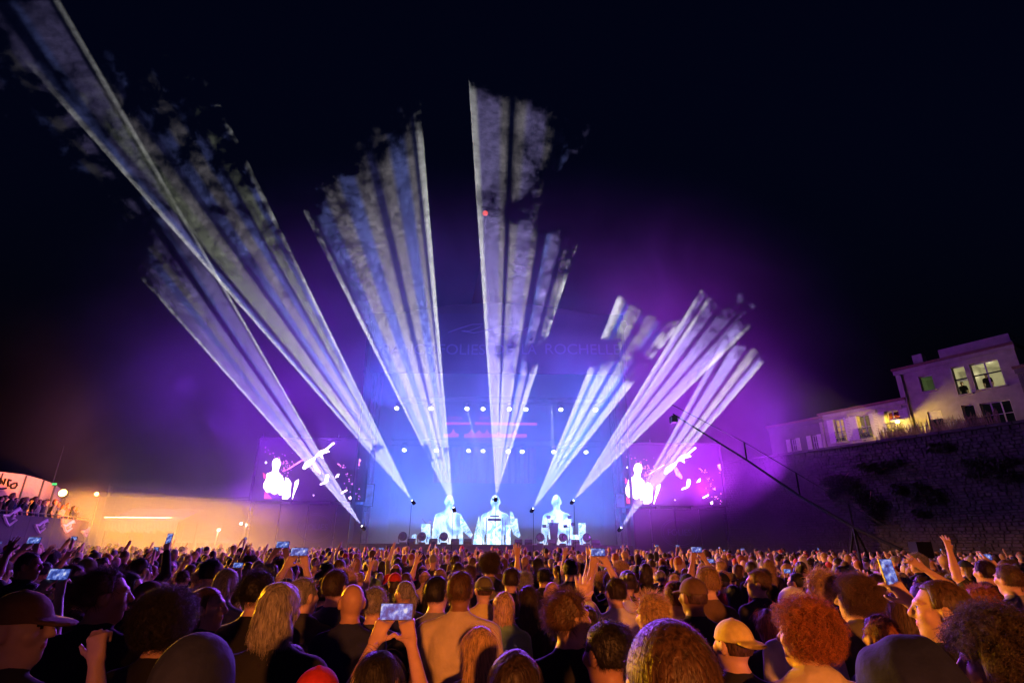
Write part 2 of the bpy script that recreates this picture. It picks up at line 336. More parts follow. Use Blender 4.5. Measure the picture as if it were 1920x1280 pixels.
def truss(mb, a, b, w=0.45, r=0.028, bay=0.9, n=5):
    """square lattice girder from a to b"""
    a, b = Vector(a), Vector(b); t = (b - a); L = t.length; t.normalize(); u = t.orthogonal().normalized()
    if abs(t.z) < 0.9: u = t.cross(Vector((0, 0, 1))).normalized()
    w2 = t.cross(u); cs = [(u * i + w2 * j) * (w / 2) for i, j in ((-1, -1), (1, -1), (1, 1), (-1, 1))]
    for c in cs: mb.tube([a + c, b + c], r, n)
    k = max(1, int(L / bay))
    for i in range(k):
        for q in range(4):
            p0 = a + t * (L * i / k) + cs[q]; p1 = a + t * (L * (i + 1) / k) + cs[(q + 1) % 4]
            mb.tube([p0, p1], r * 0.6, 4, cap=False)
    return mb

# ------------------------------------------------------------------ stage
DZ = 1.95
stage = empty('stage', (SX, SY, 0)); tag(stage, 'big dark festival stage with deck, truss towers and canopy roof', 'stage')
st_o = Vector((SX, SY, 0))
def sp(mb, name, m, smooth=False):            # a part of the stage, built in world coordinates
    mb.v = [tuple(Vector(p) - st_o) for p in mb.v]; return mb.build(name, m, stage, smooth)
sp(MB().box((SX, SY + 6.5, DZ - 0.15), (20.0, 13.0, 0.3)), 'deck', M['black'])
for i in range(10):
    sp(MB().box((SX - 9.0 + i * 2.0, SY + 0.1, 0.9), (1.97, 0.08, 1.78)), 'front_panel', M['darkfab'])
for sx in (-1, 1):
    for yy in (1.9, 12.4):
        sp(truss(MB(), (SX + sx * 9.6, SY + yy, 0), (SX + sx * 9.6, SY + yy, 19.6), 0.6, 0.035, 1.1), 'tower', M['steel'])
rf = MB(); nseg = 14
prof = [(-11 + 22 * i / nseg, 19.6 + 1.6 * math.sin(math.pi * i / nseg)) for i in range(nseg + 1)]
rf.slab([(SX + x, SY + 1.5, z) for x, z in prof] + [(SX + 11, SY + 1.5, 19.2), (SX - 11, SY + 1.5, 19.2)], (0, 12.2, 0))
sp(rf, 'canopy', M['darkfab'])
sp(MB().box((SX, SY + 13.2, 9.2), (21.0, 0.12, 20.0)), 'back_cloth', M['darkfab'])
for sx in (-1, 1): sp(MB().box((SX + sx * 10.2, SY + 6.6, 9.5), (0.1, 12.6, 19.0)), 'side_cloth', M['darkfab'])
for yy, v in ((6.0, 762), (8.5, 842)):
    zz = at(930, v, SY + yy).z + 0.55
    sp(truss(MB(), (SX - 9.5, SY + yy, zz), (SX + 9.5, SY + yy, zz), 0.5, 0.03, 0.8), 'light_truss', M['steel'])
# pleated curtain and red pelmet at the back
cu = MB(); cw = []; YC = SY + 11.0
a = at(815, 838, YC); b = at(1006, 906, YC)
for i in range(121):
    x = a.x + (b.x - a.x) * i / 120; y = YC + 0.12 * math.sin(i * 0.85) + 0.05 * math.sin(i * 2.1)
    cw += [(x, y, a.z), (x, y, b.z)]
cu.add(cw, [(2 * i, 2 * i + 1, 2 * i + 3, 2 * i + 2) for i in range(120)])
M['curtain'] = mat('violet_curtain', (0.35, 0.08, 0.25), 0.8)
sp(cu, 'curtain', M['curtain'], True)
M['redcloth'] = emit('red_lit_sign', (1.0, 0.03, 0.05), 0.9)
YP = SY + 10.6
def strip(pxs, Y, th=0.06): return MB().slab([at(u, v, Y) for u, v in pxs], (0, th, 0))
for pxs in ([(836, 791), (882, 791), (882, 796), (836, 796)], [(890, 791), (1007, 792), (1007, 797), (890, 796)],
            [(832, 819), (832, 813), (840, 813), (846, 811), (850, 803), (854, 811), (860, 813), (860, 819)],
            [(870, 820), (870, 813), (876, 813), (881, 809), (884, 804), (887, 809), (891, 813), (895, 808), (899, 806), (904, 812), (909, 812), (913, 804), (917, 812), (930, 813), (935, 808), (940, 813), (960, 813), (966, 805), (970, 813), (988, 813), (988, 820)]):
    sp(strip(pxs, YP), 'red_pelmet', M['redcloth'])

def text(name, body, loc, size, m, parent=None, rz=0.0, ext=0.01, align='CENTER', shear=0.0, sx=1.0, space=1.0, off=0.0):
    cu = bpy.data.curves.new(name, 'FONT'); cu.body = body; cu.size = size; cu.extrude = ext; cu.align_x = align; cu.align_y = 'CENTER'; cu.shear = shear
    cu.space_character = space; cu.offset = off
    tmp = bpy.data.objects.new(name, cu); C.objects.link(tmp); bpy.context.view_layer.update()
    me = bpy.data.meshes.new_from_object(tmp.evaluated_get(bpy.context.evaluated_depsgraph_get())); bpy.data.objects.remove(tmp); bpy.data.curves.remove(cu)
    me.materials.clear(); me.materials.append(m); o = bpy.data.objects.new(name, me); C.objects.link(o)
    if parent is not None: o.parent = parent; loc = Vector(loc) - parent.location
    o.location = loc; o.rotation_euler = (R(90), 0, rz); o.scale = (sx, 1, 1); return o
p0 = at(903, 826, YP - 0.1); text('red_lettering', 'TARITAN', p0, 0.42, M['redcloth'], stage, sx=1.3)
p0 = at(853, 784, YP - 0.1); text('red_lettering', 'OZZA', p0, 0.4, M['redcloth'], stage, sx=1.3)
p0 = at(908, 784, YP - 0.1); text('red_lettering', 'AME', p0, 0.4, M['redcloth'], stage, sx=1.3)

# festival banner on the canopy front
M['lilac'] = mat('lilac_print', (0.08, 0.075, 0.14), 0.8, var=0.1)
M['navy'] = mat('navy_cloth', (0.008, 0.009, 0.03), 0.9, bump=0.2)
YB = SY + 1.3
bt, bb = at(935, 588, YB).z, at(935, 700, YB).z
ban = empty('festival_banner', (SX, YB, bb)); tag(ban, 'wide navy banner across the canopy front with the festival name', 'banner')
MB().box((0, 0.06, (bt - bb) / 2), (21.4, 0.06, bt - bb)).build('cloth', M['navy'], ban)
for wd_, u0, u1 in (('FRANCOFOLIES', 702, 909), ('DE', 926, 961), ('LA', 978, 1005), ('ROCHELLE', 1022, 1162)):
    pl, pr = at(u0, 655, YB), at(u1, 656, YB); tx = text('lettering', wd_, (pl + pr) / 2, 1.28, M['lilac'], ban, ext=0.015); bpy.context.view_layer.update(); tx.scale.x = (pr.x - pl.x) / max(tx.dimensions.x, 0.1)
for k, pts in enumerate(([(840, 623), (862, 615), (885, 608), (905, 607), (900, 613), (880, 620), (866, 620)], [(866, 620), (890, 624), (915, 618), (940, 611), (962, 614)], [(925, 624), (950, 627), (975, 622), (990, 614)])):
    q = [at(u, v, YB - 0.02) for u, v in pts]; mb = MB(); mb.tube([Vector(p) - ban.location for p in q], 0.045, 5); mb.build('bird_line', M['lilac'], ban)

# hanging lamps, two rows
M['bulb'] = emit('lit_lens', (0.85, 0.9, 1.0), 9.0)
def moving_head(lit=True, col=None):
    r = empty('moving_head_lamp')
    MB().box((0, 0, -0.09), (0.4, 0.3, 0.18)).build('base', M['black'], r)
    y = MB()
    for s in (-1, 1): y.slab([(s * 0.27, -0.06, -0.15), (s * 0.27, 0.06, -0.15), (s * 0.27, 0.04, -0.55), (s * 0.27, -0.04, -0.55)], (s * 0.04, 0, 0))
    y.box((0, 0, -0.18), (0.58, 0.12, 0.05)); y.build('yoke', M['black'], r)
    h = MB().lathe((0, 0, 0), [(0.08, 0.24), (0.19, 0.2), (0.215, 0.02), (0.225, -0.2), (0.2, -0.22)], 16)
    Mh = Matrix.Rotation(R(-38), 4, 'X'); Mh.translation = (0, 0, -0.5)
    hd = h.build('head', M['black'], r, True); hd.matrix_local = Mh
    MB().lathe((0, 0, 0), [(0.19, -0.222), (0.185, -0.245), (0.12, -0.26)], 16).build('lens', M['bulb'] if lit else M['glass'], hd)
    return r
proto = moving_head(); uses = 0
def hang(u, v, Y, label):
    global uses
    o = proto if uses == 0 else copy_tree(proto); uses += 1
    p = at(u, v, Y); o.location = p + Vector((0, -0.1, 0.62)); tag(o, label, 'stage lamp', 'lamps hanging in two rows over the stage')
U1 = [745, 809, 876, 906, 955, 986, 1051, 1116]; U2 = [759, 819, 879, 906, 953, 979, 1038, 1098]
ordn = ['first', 'second', 'third', 'fourth', 'fifth', 'sixth', 'seventh', 'last']
for k in range(8): hang(U1[k], 765 + 3 * k / 7, SY + 6.0 - 0.0, 'lit stage lamp, %s from the left in the upper hanging row' % ordn[k])
for k in range(8): hang(U2[k], 843 + 4 * k / 7, SY + 8.5 - 0.0, 'lit stage lamp, %s from the left in the lower hanging row' % ordn[k])
# narrow beams that two of the lamps throw down the smoke
for (u0, v0, u1, v1, k) in ((1034, 752, 1037, 842, 0), (872, 750, 887, 812, 1)):
    p, q = at(u0, v0, SY + 5), at(u1, v1, SY + 5)
    lamp('pencil_beam', 'SPOT', p, 26000, (0.8, 0.85, 0.75), aim=q, size=5.5, blend=0.5, radius=0.03)

# laser projectors on thin stands
for k, (A, Lp, Rp) in enumerate(APEX):
    r = empty('laser_projector', (A.x, A.y, 0.0)); c = ((Lp - A).normalized() + (Rp - A).normalized()).normalized()
    base = r.location.copy(); q = c.to_track_quat('Z', 'Y').to_matrix()
    MB().box(A - base - c * 0.2, (0.2, 0.15, 0.32), M=q).build('housing', M['black'], r)
    MB().lathe(A - base - c * 0.05, [(0.05, 0.0), (0.05, 0.03)], 10, M=q).build('aperture', M['bulb'], r)
    st = MB().tube([(0, 0, 0.02), (0, 0, A.z - base.z - 0.3)], 0.016, 6)
    for j in range(3): st.tube([(0, 0, 0.35), (0.4 * math.cos(j * 2.1), 0.4 * math.sin(j * 2.1), 0.01)], 0.015, 5)
    st.build('stand', M['black'], r)
    tag(r, 'laser projector on a stand, %s of seven from the left' % ['first', 'second', 'third', 'fourth', 'fifth', 'sixth', 'last'][k], 'laser', 'laser projectors along the stage')

# ------------------------------------------------------------------ lit pieces and gear on the stage
def led_mat(name, strength, scale):
    m = bpy.data.materials.new(name); m.use_nodes = True; t = m.node_tree; b = t.nodes['Principled BSDF']; L = t.links.new
    b.inputs['Base Color'].default_value = (0.1, 0.1, 0.12, 1)
    tc = t.nodes.new('ShaderNodeTexCoord'); nz = t.nodes.new('ShaderNodeTexNoise'); nz.inputs['Scale'].default_value = scale; nz.inputs['Detail'].default_value = 6; nz.inputs['Distortion'].default_value = 1.5
    L(tc.outputs['Object'], nz.inputs['Vector'])
    c = ramp(t, nz.outputs['Fac'], [(0.3, (0.03, 0.16, 0.7)), (0.42, (0.2, 0.5, 0.95)), (0.52, (0.6, 0.88, 1.0)), (0.68, (1, 1, 1))])
    L(c, b.inputs['Emission Color']); b.inputs['Emission Strength'].default_value = strength
    return m
M['led'] = led_mat('led_skin', 1.5, 3.0)
M['ledb'] = led_mat('led_skin_bright', 3.0, 1.2)
YS = SY + 3.6
def lit_slab(name, pxs, label, Y=YS, th=0.35, m='led', cat='light panel'):
    q = [at(u, v, Y) for u, v in pxs]; c = Vector((sum(p.x for p in q) / len(q), Y, min(p.z for p in q)))
    o = MB().slab([p - c for p in q], (0, th, 0)).build(name, M[m], loc=c); return tag(o, label, cat, 'lit blocks on the stage')
def rc(a, b, c, d): return [(a, b), (c, b), (c, d), (a, d)]
lit_slab('lit_block', rc(790, 982, 806, 1019), 'tall lit block beside the stage performer with raised arm')
lit_slab('lit_block', rc(813, 1001, 828, 1019), 'low lit block in front of the bust on the left')
lit_slab('lit_block', [(773, 1002), (779, 1001), (779, 1019), (770, 1019)], 'small leaning lit block at the outer left end of the stage')
lit_slab('lit_hand', [(863, 965), (869, 973), (878, 988), (886, 1002), (882, 1008), (870, 997), (863, 987)], 'lit open hand shape beside the left bust', cat='hand sculpture')
lit_slab('pointed_light', [(898, 966), (900, 1001), (889, 1002)], 'thin pointed lit blade left of the visored bust')
lit_slab('lit_block', [(890, 1002), (905, 1002), (903, 1020), (887, 1020)], 'low lit block left of the central keyboard desk', m='ledb')
lit_slab('lit_block', rc(947, 984, 957, 1021), 'narrow lit block right of the central keyboard desk', m='ledb')
lit_slab('lit_hand', [(956, 958), (961, 960), (965, 972), (970, 971), (972, 990), (976, 1003), (973, 1008), (963, 1001), (957, 985)], 'lit raised hand shape right of the visored bust', cat='hand sculpture')
lit_slab('lit_block', rc(1086, 980, 1098, 1020), 'tall lit block at the right end of the stage')
lit_slab('lit_block', rc(1074, 1002, 1085, 1020), 'low lit block under the percussion stand', m='ledb')
lit_slab('lit_hand', [(1009, 1002), (1017, 1003), (1028, 1019), (1013, 1019)], 'small lit hand shape at the foot of the right bust', cat='hand sculpture')
# central keyboard desk
q0 = at(926, 1021, SY + 2.4); dk = empty('keyboard_desk', (q0.x, SY + 2.4, DZ)); tag(dk, 'keyboard desk with bright lit front in the middle of the stage', 'desk')
MB().slab([(-0.48, 0, 0.0), (0.48, 0, 0.0), (0.52, 0, 1.62), (-0.52, 0, 1.62)], (0, 0.12, 0)).build('front', M['ledb'], dk)
MB().box((0, 0.3, 1.75), (1.0, 0.45, 0.16)).build('keyboard', M['black'], dk)
kk = MB()
for i in range(22): kk.box((-0.42 + i * 0.04, 0.16, 1.842), (0.034, 0.2, 0.02))
kk.build('keys', M['white'], dk)
MB().box((0, 0.55, 2.02), (0.7, 0.3, 0.1)).build('synthesizer', M['black'], dk)
for s in (-1, 1):
    MB().tube([(s * 0.6, 0.3, 0), (s * 0.6, 0.3, 1.9)], 0.03, 6).build('post', M['steel'], dk)
    MB().tube([(s * 0.85, 0.3, 0), (s * 0.85, 0.3, 1.6)], 0.025, 6).build('post', M['steel'], dk)
# lectern on the right, percussion stand
q0 = at(1039, 1013, SY + 2.4); le = empty('lectern', (q0.x, SY + 2.4, DZ)); tag(le, 'dark tapered lectern in front of the right bust', 'lectern')
MB().slab([(-0.2, 0, 0), (0.2, 0, 0), (0.36, 0, 1.5), (-0.36, 0, 1.5)], (0, 0.35, 0)).build('panel', M['black'], le)
MB().box((0, 0.15, 1.53), (0.78, 0.5, 0.05)).build('top', M['black'], le)
for u, lab in ((1068, 'percussion stand with pads right of the lectern'), (1028, 'stand with small drums left of the lectern')):
    q0 = at(u, 1015, SY + 2.2); pe = empty('percussion_stand', (q0.x, SY + 2.2, DZ)); tag(pe, lab, 'drum stand', 'percussion stands on the stage')
    f = MB().tube([(0, 0, 0), (0, 0, 1.9)], 0.025, 6)
    for j in range(3): f.tube([(0, 0, 0.5), (0.35 * math.cos(j * 2.1), 0.35 * math.sin(j * 2.1), 0)], 0.018, 5)
    f.tube([(-0.3, 0, 1.2), (0.3, 0, 1.35)], 0.02, 5); f.build('frame', M['steel'], pe)
    for s, z in ((-0.28, 1.3), (0.28, 1.45), (0.05, 1.95)): MB().lathe((s, 0, z), [(0.14, -0.1), (0.16, 0.0), (0.16, 0.1), (0.14, 0.12)], 14).build('drum', M['black'], pe)
# floor lamps and monitor boxes along the stage edge
for k, (u, lab) in enumerate(((755, 'outermost of the floor lamps on the left'), (791, 'floor lamp in front of the tall lit block at the left'), (832, 'floor lamp in front of the left bust'), (1013, 'floor lamp beside the small lit hand'), (1055, 'floor lamp right of the lectern'), (1100, 'floor lamp at the right end of the stage edge'))):
    fl = empty('floor_lamp', (at(u, 1020, SY + 0.9).x, SY + 0.9, DZ)); tag(fl, 'round dark ' + lab, 'stage lamp', 'floor lamps along the stage edge')
    MB().box((0, 0, 0.06), (0.45, 0.32, 0.12)).build('base', M['black'], fl)
    y = MB()
    for s in (-1, 1): y.slab([(s * 0.3, -0.05, 0.1), (s * 0.3, 0.05, 0.1), (s * 0.33, 0.05, 0.5), (s * 0.33, -0.05, 0.5)], (s * 0.04, 0, 0))
    y.build('yoke', M['black'], fl)
    Mh = Matrix.Rotation(R(80), 4, 'X'); Mh.translation = (0, 0, 0.48)
    h = MB().lathe((0, 0, 0), [(0.1, -0.25), (0.24, -0.2), (0.29, 0.1), (0.31, 0.2), (0.27, 0.22)], 18).build('head', M['black'], fl, True); h.matrix_local = Mh
    MB().lathe((0, 0, 0), [(0.26, 0.2), (0.2, 0.235)], 18).build('lens', M['glass'], h)
for k, (u, lab) in enumerate(((771, 'leftmost'), (812, 'second'), (853, 'third'), (877, 'fourth'), (972, 'fifth'), (991, 'sixth'), (1035, 'seventh'), (1079, 'eighth'), (1117, 'rightmost'))):
    fl = empty('monitor_wedge', (at(u, 1020, SY + 0.6).x, SY + 0.6, DZ)); tag(fl, '%s black monitor wedge on the stage edge' % lab, 'loudspeaker', 'monitor wedges on the stage edge')
    MB().slab([(-0.28, 0.25, 0), (-0.28, -0.2, 0), (-0.28, -0.28, 0.16), (-0.28, -0.02, 0.36), (-0.28, 0.22, 0.36)], (0.56, 0, 0)).build('cabinet', M['black'], fl)
    MB().slab([(-0.25, 0.02, 0.355), (0.25, 0.02, 0.355), (0.25, 0.21, 0.372), (-0.25, 0.21, 0.372)], (0, 0, 0.012)).build('grille', M['steel'], fl)
# crowd barrier
ORD = ['first', 'second', 'third', 'fourth', 'fifth', 'sixth', 'seventh', 'eighth', 'ninth', 'tenth', 'eleventh', 'twelfth', 'thirteenth', 'fourteenth', 'fifteenth', 'sixteenth', 'seventeenth', 'eighteenth', 'nineteenth', 'twentieth', 'twenty-first', 'twenty-second', 'twenty-third', 'last']
for i in range(24):
    fb = empty('crowd_barrier', (SX - 17.5 + i * 1.5, SY - 3.9, 0)); tag(fb, 'steel crowd barrier panel below the stage, %s from the left end' % ORD[i], 'barrier', 'crowd barriers in front of the stage')
    MB().tube([(-0.7, 0, 0.02), (-0.7, 0, 1.15), (0.7, 0, 1.15), (0.7, 0, 0.02)], 0.025, 6).build('frame', M['steel'], fb)
    MB().box((0, 0.03, 0.6), (1.36, 0.015, 1.0)).build('plate', M['steel'], fb)

# ------------------------------------------------------------------ side video screens
M['ledoff'] = mat('screen_black', (0.012, 0.01, 0.016), 0.35, bump=0)
M['ledwhite'] = emit('screen_white', (1.0, 0.78, 1.0), 7.0, 0.25, 1.5)
M['ledpink'] = emit('screen_pink', (1.0, 0.25, 0.95), 3.0, 0.5, 4)
M['ledred'] = emit('screen_red', (1.0, 0.06, 0.12), 1.6, 0.5, 3)
PICW = [[(270,400),(300,350),(345,340),(390,365),(400,430),(385,490),(365,520),(375,580),(430,630),(455,700),(460,800),(430,930),(380,940),(370,900),(300,930),(230,890),(180,900),(130,830),(120,770),(165,680),(180,590),(260,560),(280,500),(265,450)],
 [(480,650),(530,670),(575,740),(560,960),(510,1005),(425,1005),(440,900),(470,760)], [(640,720),(700,680),(690,760),(620,930),(600,1005),(590,1005)],
 [(1140,610),(1180,600),(1195,640),(1175,720),(1130,750),(1060,775),(1040,770),(1070,740),(1120,735)], [(1290,660),(1330,600),(1360,590),(1350,640)], [(1390,900),(1480,850),(1495,865),(1400,915)], [(1520,980),(1550,960),(1560,1000),(1530,1020)], [(930,930),(955,940),(940,955)],
 [(760,500),(800,410),(880,360),(960,320),(1010,250),(1060,210),(1130,190),(1260,80),(1290,90),(1160,200),(1210,230),(1140,250),(1080,270),(1100,340),(1040,300),(980,310),(960,370),(880,460),(790,520)], [(150,395),(175,395),(175,420),(150,420)]]
PICP = [[(500,520),(760,355),(775,370),(515,530)], [(1630,370),(1690,345),(1720,370),(1690,410),(1700,460),(1680,460),(1650,420)], [(1325,425),(1350,425),(1395,465),(1385,470)], [(1550,760),(1600,735),(1600,780)], [(1580,885),(1630,880),(1600,905)], [(915,420),(960,400),(1060,560),(1050,600),(960,540)]]
PICR = [[(110,570),(140,590),(175,640),(130,680)], [(140,880),(200,930),(270,1003),(140,1003)]]
rr = random.Random(3)
for k in range(60):
    x, y = rr.gauss(465, 70), rr.gauss(470, 90); s = rr.uniform(4, 9); PICP.append([(x, y - s), (x + s, y), (x, y + s), (x - s, y)])
for k in range(26):
    x, y = rr.uniform(1380, 1720), rr.uniform(450, 1010); s = rr.uniform(4, 11); PICP.append([(x, y - s), (x + s, y), (x, y + s), (x - s, y)])
for k in range(10):
    x, y = rr.uniform(120, 560), rr.uniform(110, 400); s = rr.uniform(5, 10); PICP.append([(x, y - s), (x + s, y), (x, y + s), (x - s, y)])
for (dx, dy, Y, lab, wing) in ((0, 0, 41.0, 'left', 'left'), (678, 9, 41.0, 'right', 'right')):
    def q(x, y, yy): return at(480 + x / 8.727 + dx, 820 + y / 8.727 + dy, yy)
    A, B = q(85, 40, Y), q(1760, 1012, Y); o = Vector(((A.x + B.x) / 2, Y, B.z))
    sc = empty('video_screen', o); tag(sc, 'large %s video screen beside the stage showing a white figure' % lab, 'screen', 'video screens beside the stage')
    MB().slab([Vector(p) - o for p in ((A.x, Y, B.z), (B.x, Y, B.z), (B.x, Y, A.z), (A.x, Y, A.z))], (0, 0.25, 0)).build('panel', M['ledoff'], sc)
    fr = MB(); hw = (B.x - A.x) / 2; hh = A.z - B.z
    for c, d in (((0, 0.1, -0.08), (2 * hw + 0.3, 0.32, 0.15)), ((0, 0.1, hh + 0.08), (2 * hw + 0.3, 0.32, 0.15)), ((-hw - 0.08, 0.1, hh / 2), (0.15, 0.32, hh)), ((hw + 0.08, 0.1, hh / 2), (0.15, 0.32, hh))): fr.box(c, d)
    fr.build('frame', M['black'], sc)
    for nm, pics, m, dd in (('bright_shape', PICW, 'ledwhite', 0), ('pink_shape', PICP[:6], 'ledpink', .004), ('red_shape', PICR, 'ledred', .008)):
        for pg in pics: MB().add([q(x, y, Y - 0.02 - dd) - o for x, y in pg], [tuple(range(len(pg)))]).build(nm, M[m], sc)
    mb = MB()
    for pg in PICP[6:]: mb.add([q(x, y, Y - 0.03) - o for x, y in pg], [tuple(range(len(pg)))])
    tag(mb.build('specks', M['ledpink'], sc), kind='stuff')
    # wing scaffold with dark scrim and faint round print below the screen
    wg = empty('stage_wing', (o.x, Y + 0.6, 0)); tag(wg, 'dark scaffold wing with black scrim under the %s video screen' % lab, 'scaffold', 'scaffold wings')
    for i in range(4):
        x = -hw - 0.3 + i * (2 * hw + 0.6) / 3
        MB().tube([(x, 0.2, 0), (x, 0.2, A.z + 0.6)], 0.06, 6).build('upright', M['steel'], wg)
    for z in (2.2, 4.2, A.z + 0.3): MB().tube([(-hw - 0.4, 0.2, z), (hw + 0.4, 0.2, z)], 0.04, 6).build('crossbar', M['steel'], wg)
    for i in range(4): MB().box((-hw + (i + 0.5) * hw / 2, -0.05, (B.z - 0.3) / 2), (hw / 2 - 0.05, 0.04, B.z - 0.35)).build('scrim', M['darkfab'], wg)
    pc = (at(592, 988, Y + 0.5) if dx == 0 else at(1274, 998, Y + 0.5)); ring = MB()
    for rad in (1.0, 0.88):
        ring.tube([Vector((pc.x + 1.35 * rad * math.cos(a), Y + 0.5, pc.z + rad * math.sin(a))) - wg.location for a in np.linspace(0, 2 * math.pi, 40)], 0.018, 4, cap=False)
    ring.build('round_print', M['lilac'], wg)
    text('round_lettering', 'FOLIES', (pc.x, Y + 0.5, pc.z), 0.6, M['lilac'], wg)
# small dim side panels by the towers
M['dimscreen'] = emit('dim_screen', (0.12, 0.2, 0.8), 0.5, 0.6, 2)
for u0, u1, v0, v1, lab in ((683, 701, 908, 948, 'left'), (1157, 1170, 926, 950, 'right')):
    a, b = at(u0, v1, SY + 1.0), at(u1, v0, SY + 1.0); o = Vector(((a.x + b.x) / 2, SY + 1.0, a.z))
    ps = empty('side_panel', o); tag(ps, 'small dim blue panel hung on the %s stage tower' % lab, 'screen', 'small panels on the stage towers')
    MB().box((0, 0, (b.z - a.z) / 2), (b.x - a.x, 0.1, b.z - a.z)).build('picture', M['dimscreen'], ps)
    MB().box((0, 0.07, (b.z - a.z) / 2), (b.x - a.x + 0.1, 0.06, b.z - a.z + 0.1)).build('frame', M['black'], ps)

# spire with red lamp behind the stage
YT = 62.0
pb, pt = at(889, 580, YT), at(908, 480, YT); w = at(918, 580, YT).x - pb.x
spi = empty('church_spire', (at(903, 580, YT).x, YT, 0)); tag(spi, 'dim red church spire rising behind the stage roof', 'spire')
M['redstone'] = mat('red_lit_stone', (0.35, 0.2, 0.16), 0.9)
hw = at(921, 580, YT).x - at(885, 580, YT).x
ap = at(907, 470, YT).z
MB().add([(-hw / 2, -hw / 2, pb.z), (hw / 2, -hw / 2, pb.z), (hw / 2, hw / 2, pb.z), (-hw / 2, hw / 2, pb.z), (0, 0, ap)], [(0, 1, 4), (1, 2, 4), (2, 3, 4), (3, 0, 4), (3, 2, 1, 0)]).build('roof', M['redstone'], spi)
MB().box((0, 0, pb.z / 2 - 0.1), (hw * 0.95, hw * 0.95, pb.z)).build('tower', M['redstone'], spi)
zl = at(910, 400, YT)
MB().tube([(0, 0, ap - 0.5), (zl.x - spi.location.x, 0, zl.z)], 0.06, 6).build('mast', M['iron'], spi)
M['redlamp'] = emit('red_lamp', (1.0, 0.1, 0.03), 0.9)
MB().lathe((zl.x - spi.location.x, 0, zl.z), [(0.05, -0.4), (0.32, -0.2), (0.38, 0), (0.32, 0.2), (0.05, 0.4)], 12).build('beacon', M['redlamp'], spi, True)
lamp('spire_flood', 'SPOT', (spi.location.x - 4.5, YT - 9, 19.5), 9000, (1.0, 0.12, 0.03), aim=(spi.location.x, YT, (pb.z + ap) / 2 + 0.3), size=22, blend=0.6, radius=0.1)

# ------------------------------------------------------------------ camera crane
cr = empty('camera_crane', (*atz(1690, 1040, 1.0).to_2d(), 0)); tag(cr, 'long dark camera crane reaching over the crowd towards the stage', 'camera crane')
base = at(1690, 1030, 23.0); cr.location = (base.x, 23.0, 0)
pts = [at(1690, 1030, 23.0), at(1600, 988, 24.5), at(1500, 930, 26.5), at(1400, 862, 29.0), at(1262, 776, 33.0)]
loc = [p - cr.location for p in pts]
MB().tube(loc, [0.08, 0.075, 0.065, 0.055, 0.05], 6).build('boom', M['black'], cr)
up = [p + Vector((0, 0, 0.6 + 0.5 * math.sin(math.pi * i / 4))) for i, p in enumerate(loc)]
MB().tube(up, 0.025, 5).build('stay_cable', M['iron'], cr)
for i in (1, 2, 3): MB().tube([loc[i], up[i]], 0.04, 5).build('stay_post', M['black'], cr)
MB().box(loc[-1] + Vector((0, 0, -0.35)), (0.35, 0.6, 0.4)).build('camera_head', M['black'], cr)
MB().box(loc[0] + Vector((0.5, -0.4, 0)), (0.6, 0.5, 0.6)).build('counterweight', M['black'], cr)
for j in range(3): MB().tube([(loc[1].x, loc[1].y, loc[1].z), (loc[1].x + 0.9 * math.cos(j * 2.1), loc[1].y + 0.9 * math.sin(j * 2.1), 0)], 0.06, 6).build('leg', M['black'], cr)
# ------------------------------------------------------------------ rampart wall on the right
WZ = 8.6
w0, w1 = atz(1480, 852, WZ), atz(1920, 792, WZ)
wd = (w1 - w0); wd.z = 0; wd.normalize(); wn = Vector((-wd.y, wd.x, 0))
if wn.x > 0: wn = -wn                                   # points at the festival ground
def on_wall(u, v, off=0.0):
    """pixel -> (distance along, height) on the vertical plane through the wall line, moved back by off"""
    o = w0 - wn * off; d = ray(u, v); c = Vector((0, 0, CAMZ)); k = (o - c).dot(wn) / d.dot(wn); p = c + d * k
    return (p - o).dot(wd), p.z
def wp(s, z, off=0.0): return w0 * 1.0 - wn * off + wd * s + Vector((0, 0, z - WZ))
rw = empty('rampart_wall', (w0.x, w0.y, 0)); tag(rw, 'old stone rampart wall with weeds running along the right side', 'wall')
ro = rw.location
SA, SB = -14.0, 26.0
mb = MB().slab([wp(SA, 0, 0.12) - ro, wp(SB, 0, 0.12) - ro, wp(SB, WZ, 0.12) - ro, wp(SA, WZ, 0.12) - ro], -wn * 2.0)
mb.build('core', M['mortar'], rw)
rs = random.Random(11); big = []; z = 0.0; smalls = MB(); mats = [M['stone']]
while z < WZ - 0.1:
    h = rs.uniform(0.13, 0.24); s = SA
    if z + h > WZ - 0.15: h = WZ - z
    while s < SB:
        w = rs.uniform(0.16, 0.48); pr = rs.uniform(0.015, 0.08); g = 0.012
        j = lambda a=0.015: rs.uniform(-a, a)
        a = [(s + g + j(), z + g + j()), (s + w - g + j(), z + g + j()), (s + w - g + j(), z + h - g + j()), (s + g + j(), z + h - g + j())]
        ins = 0.02
        f = [(a[0][0] + ins, a[0][1] + ins), (a[1][0] - ins, a[1][1] + ins), (a[2][0] - ins, a[2][1] - ins), (a[3][0] + ins, a[3][1] - ins)]
        vs = [wp(x, zz, 0.13) - ro for x, zz in a] + [wp(x, zz, 0.12 - pr) - ro for x, zz in f]
        smalls.add(vs, [(4, 5, 6, 7), (0, 1, 5, 4), (1, 2, 6, 5), (2, 3, 7, 6), (3, 0, 4, 7)]); s += w
    z += h
tag(smalls.build('stones', M['stone'], rw), kind='stuff')
cop = MB(); s = SA
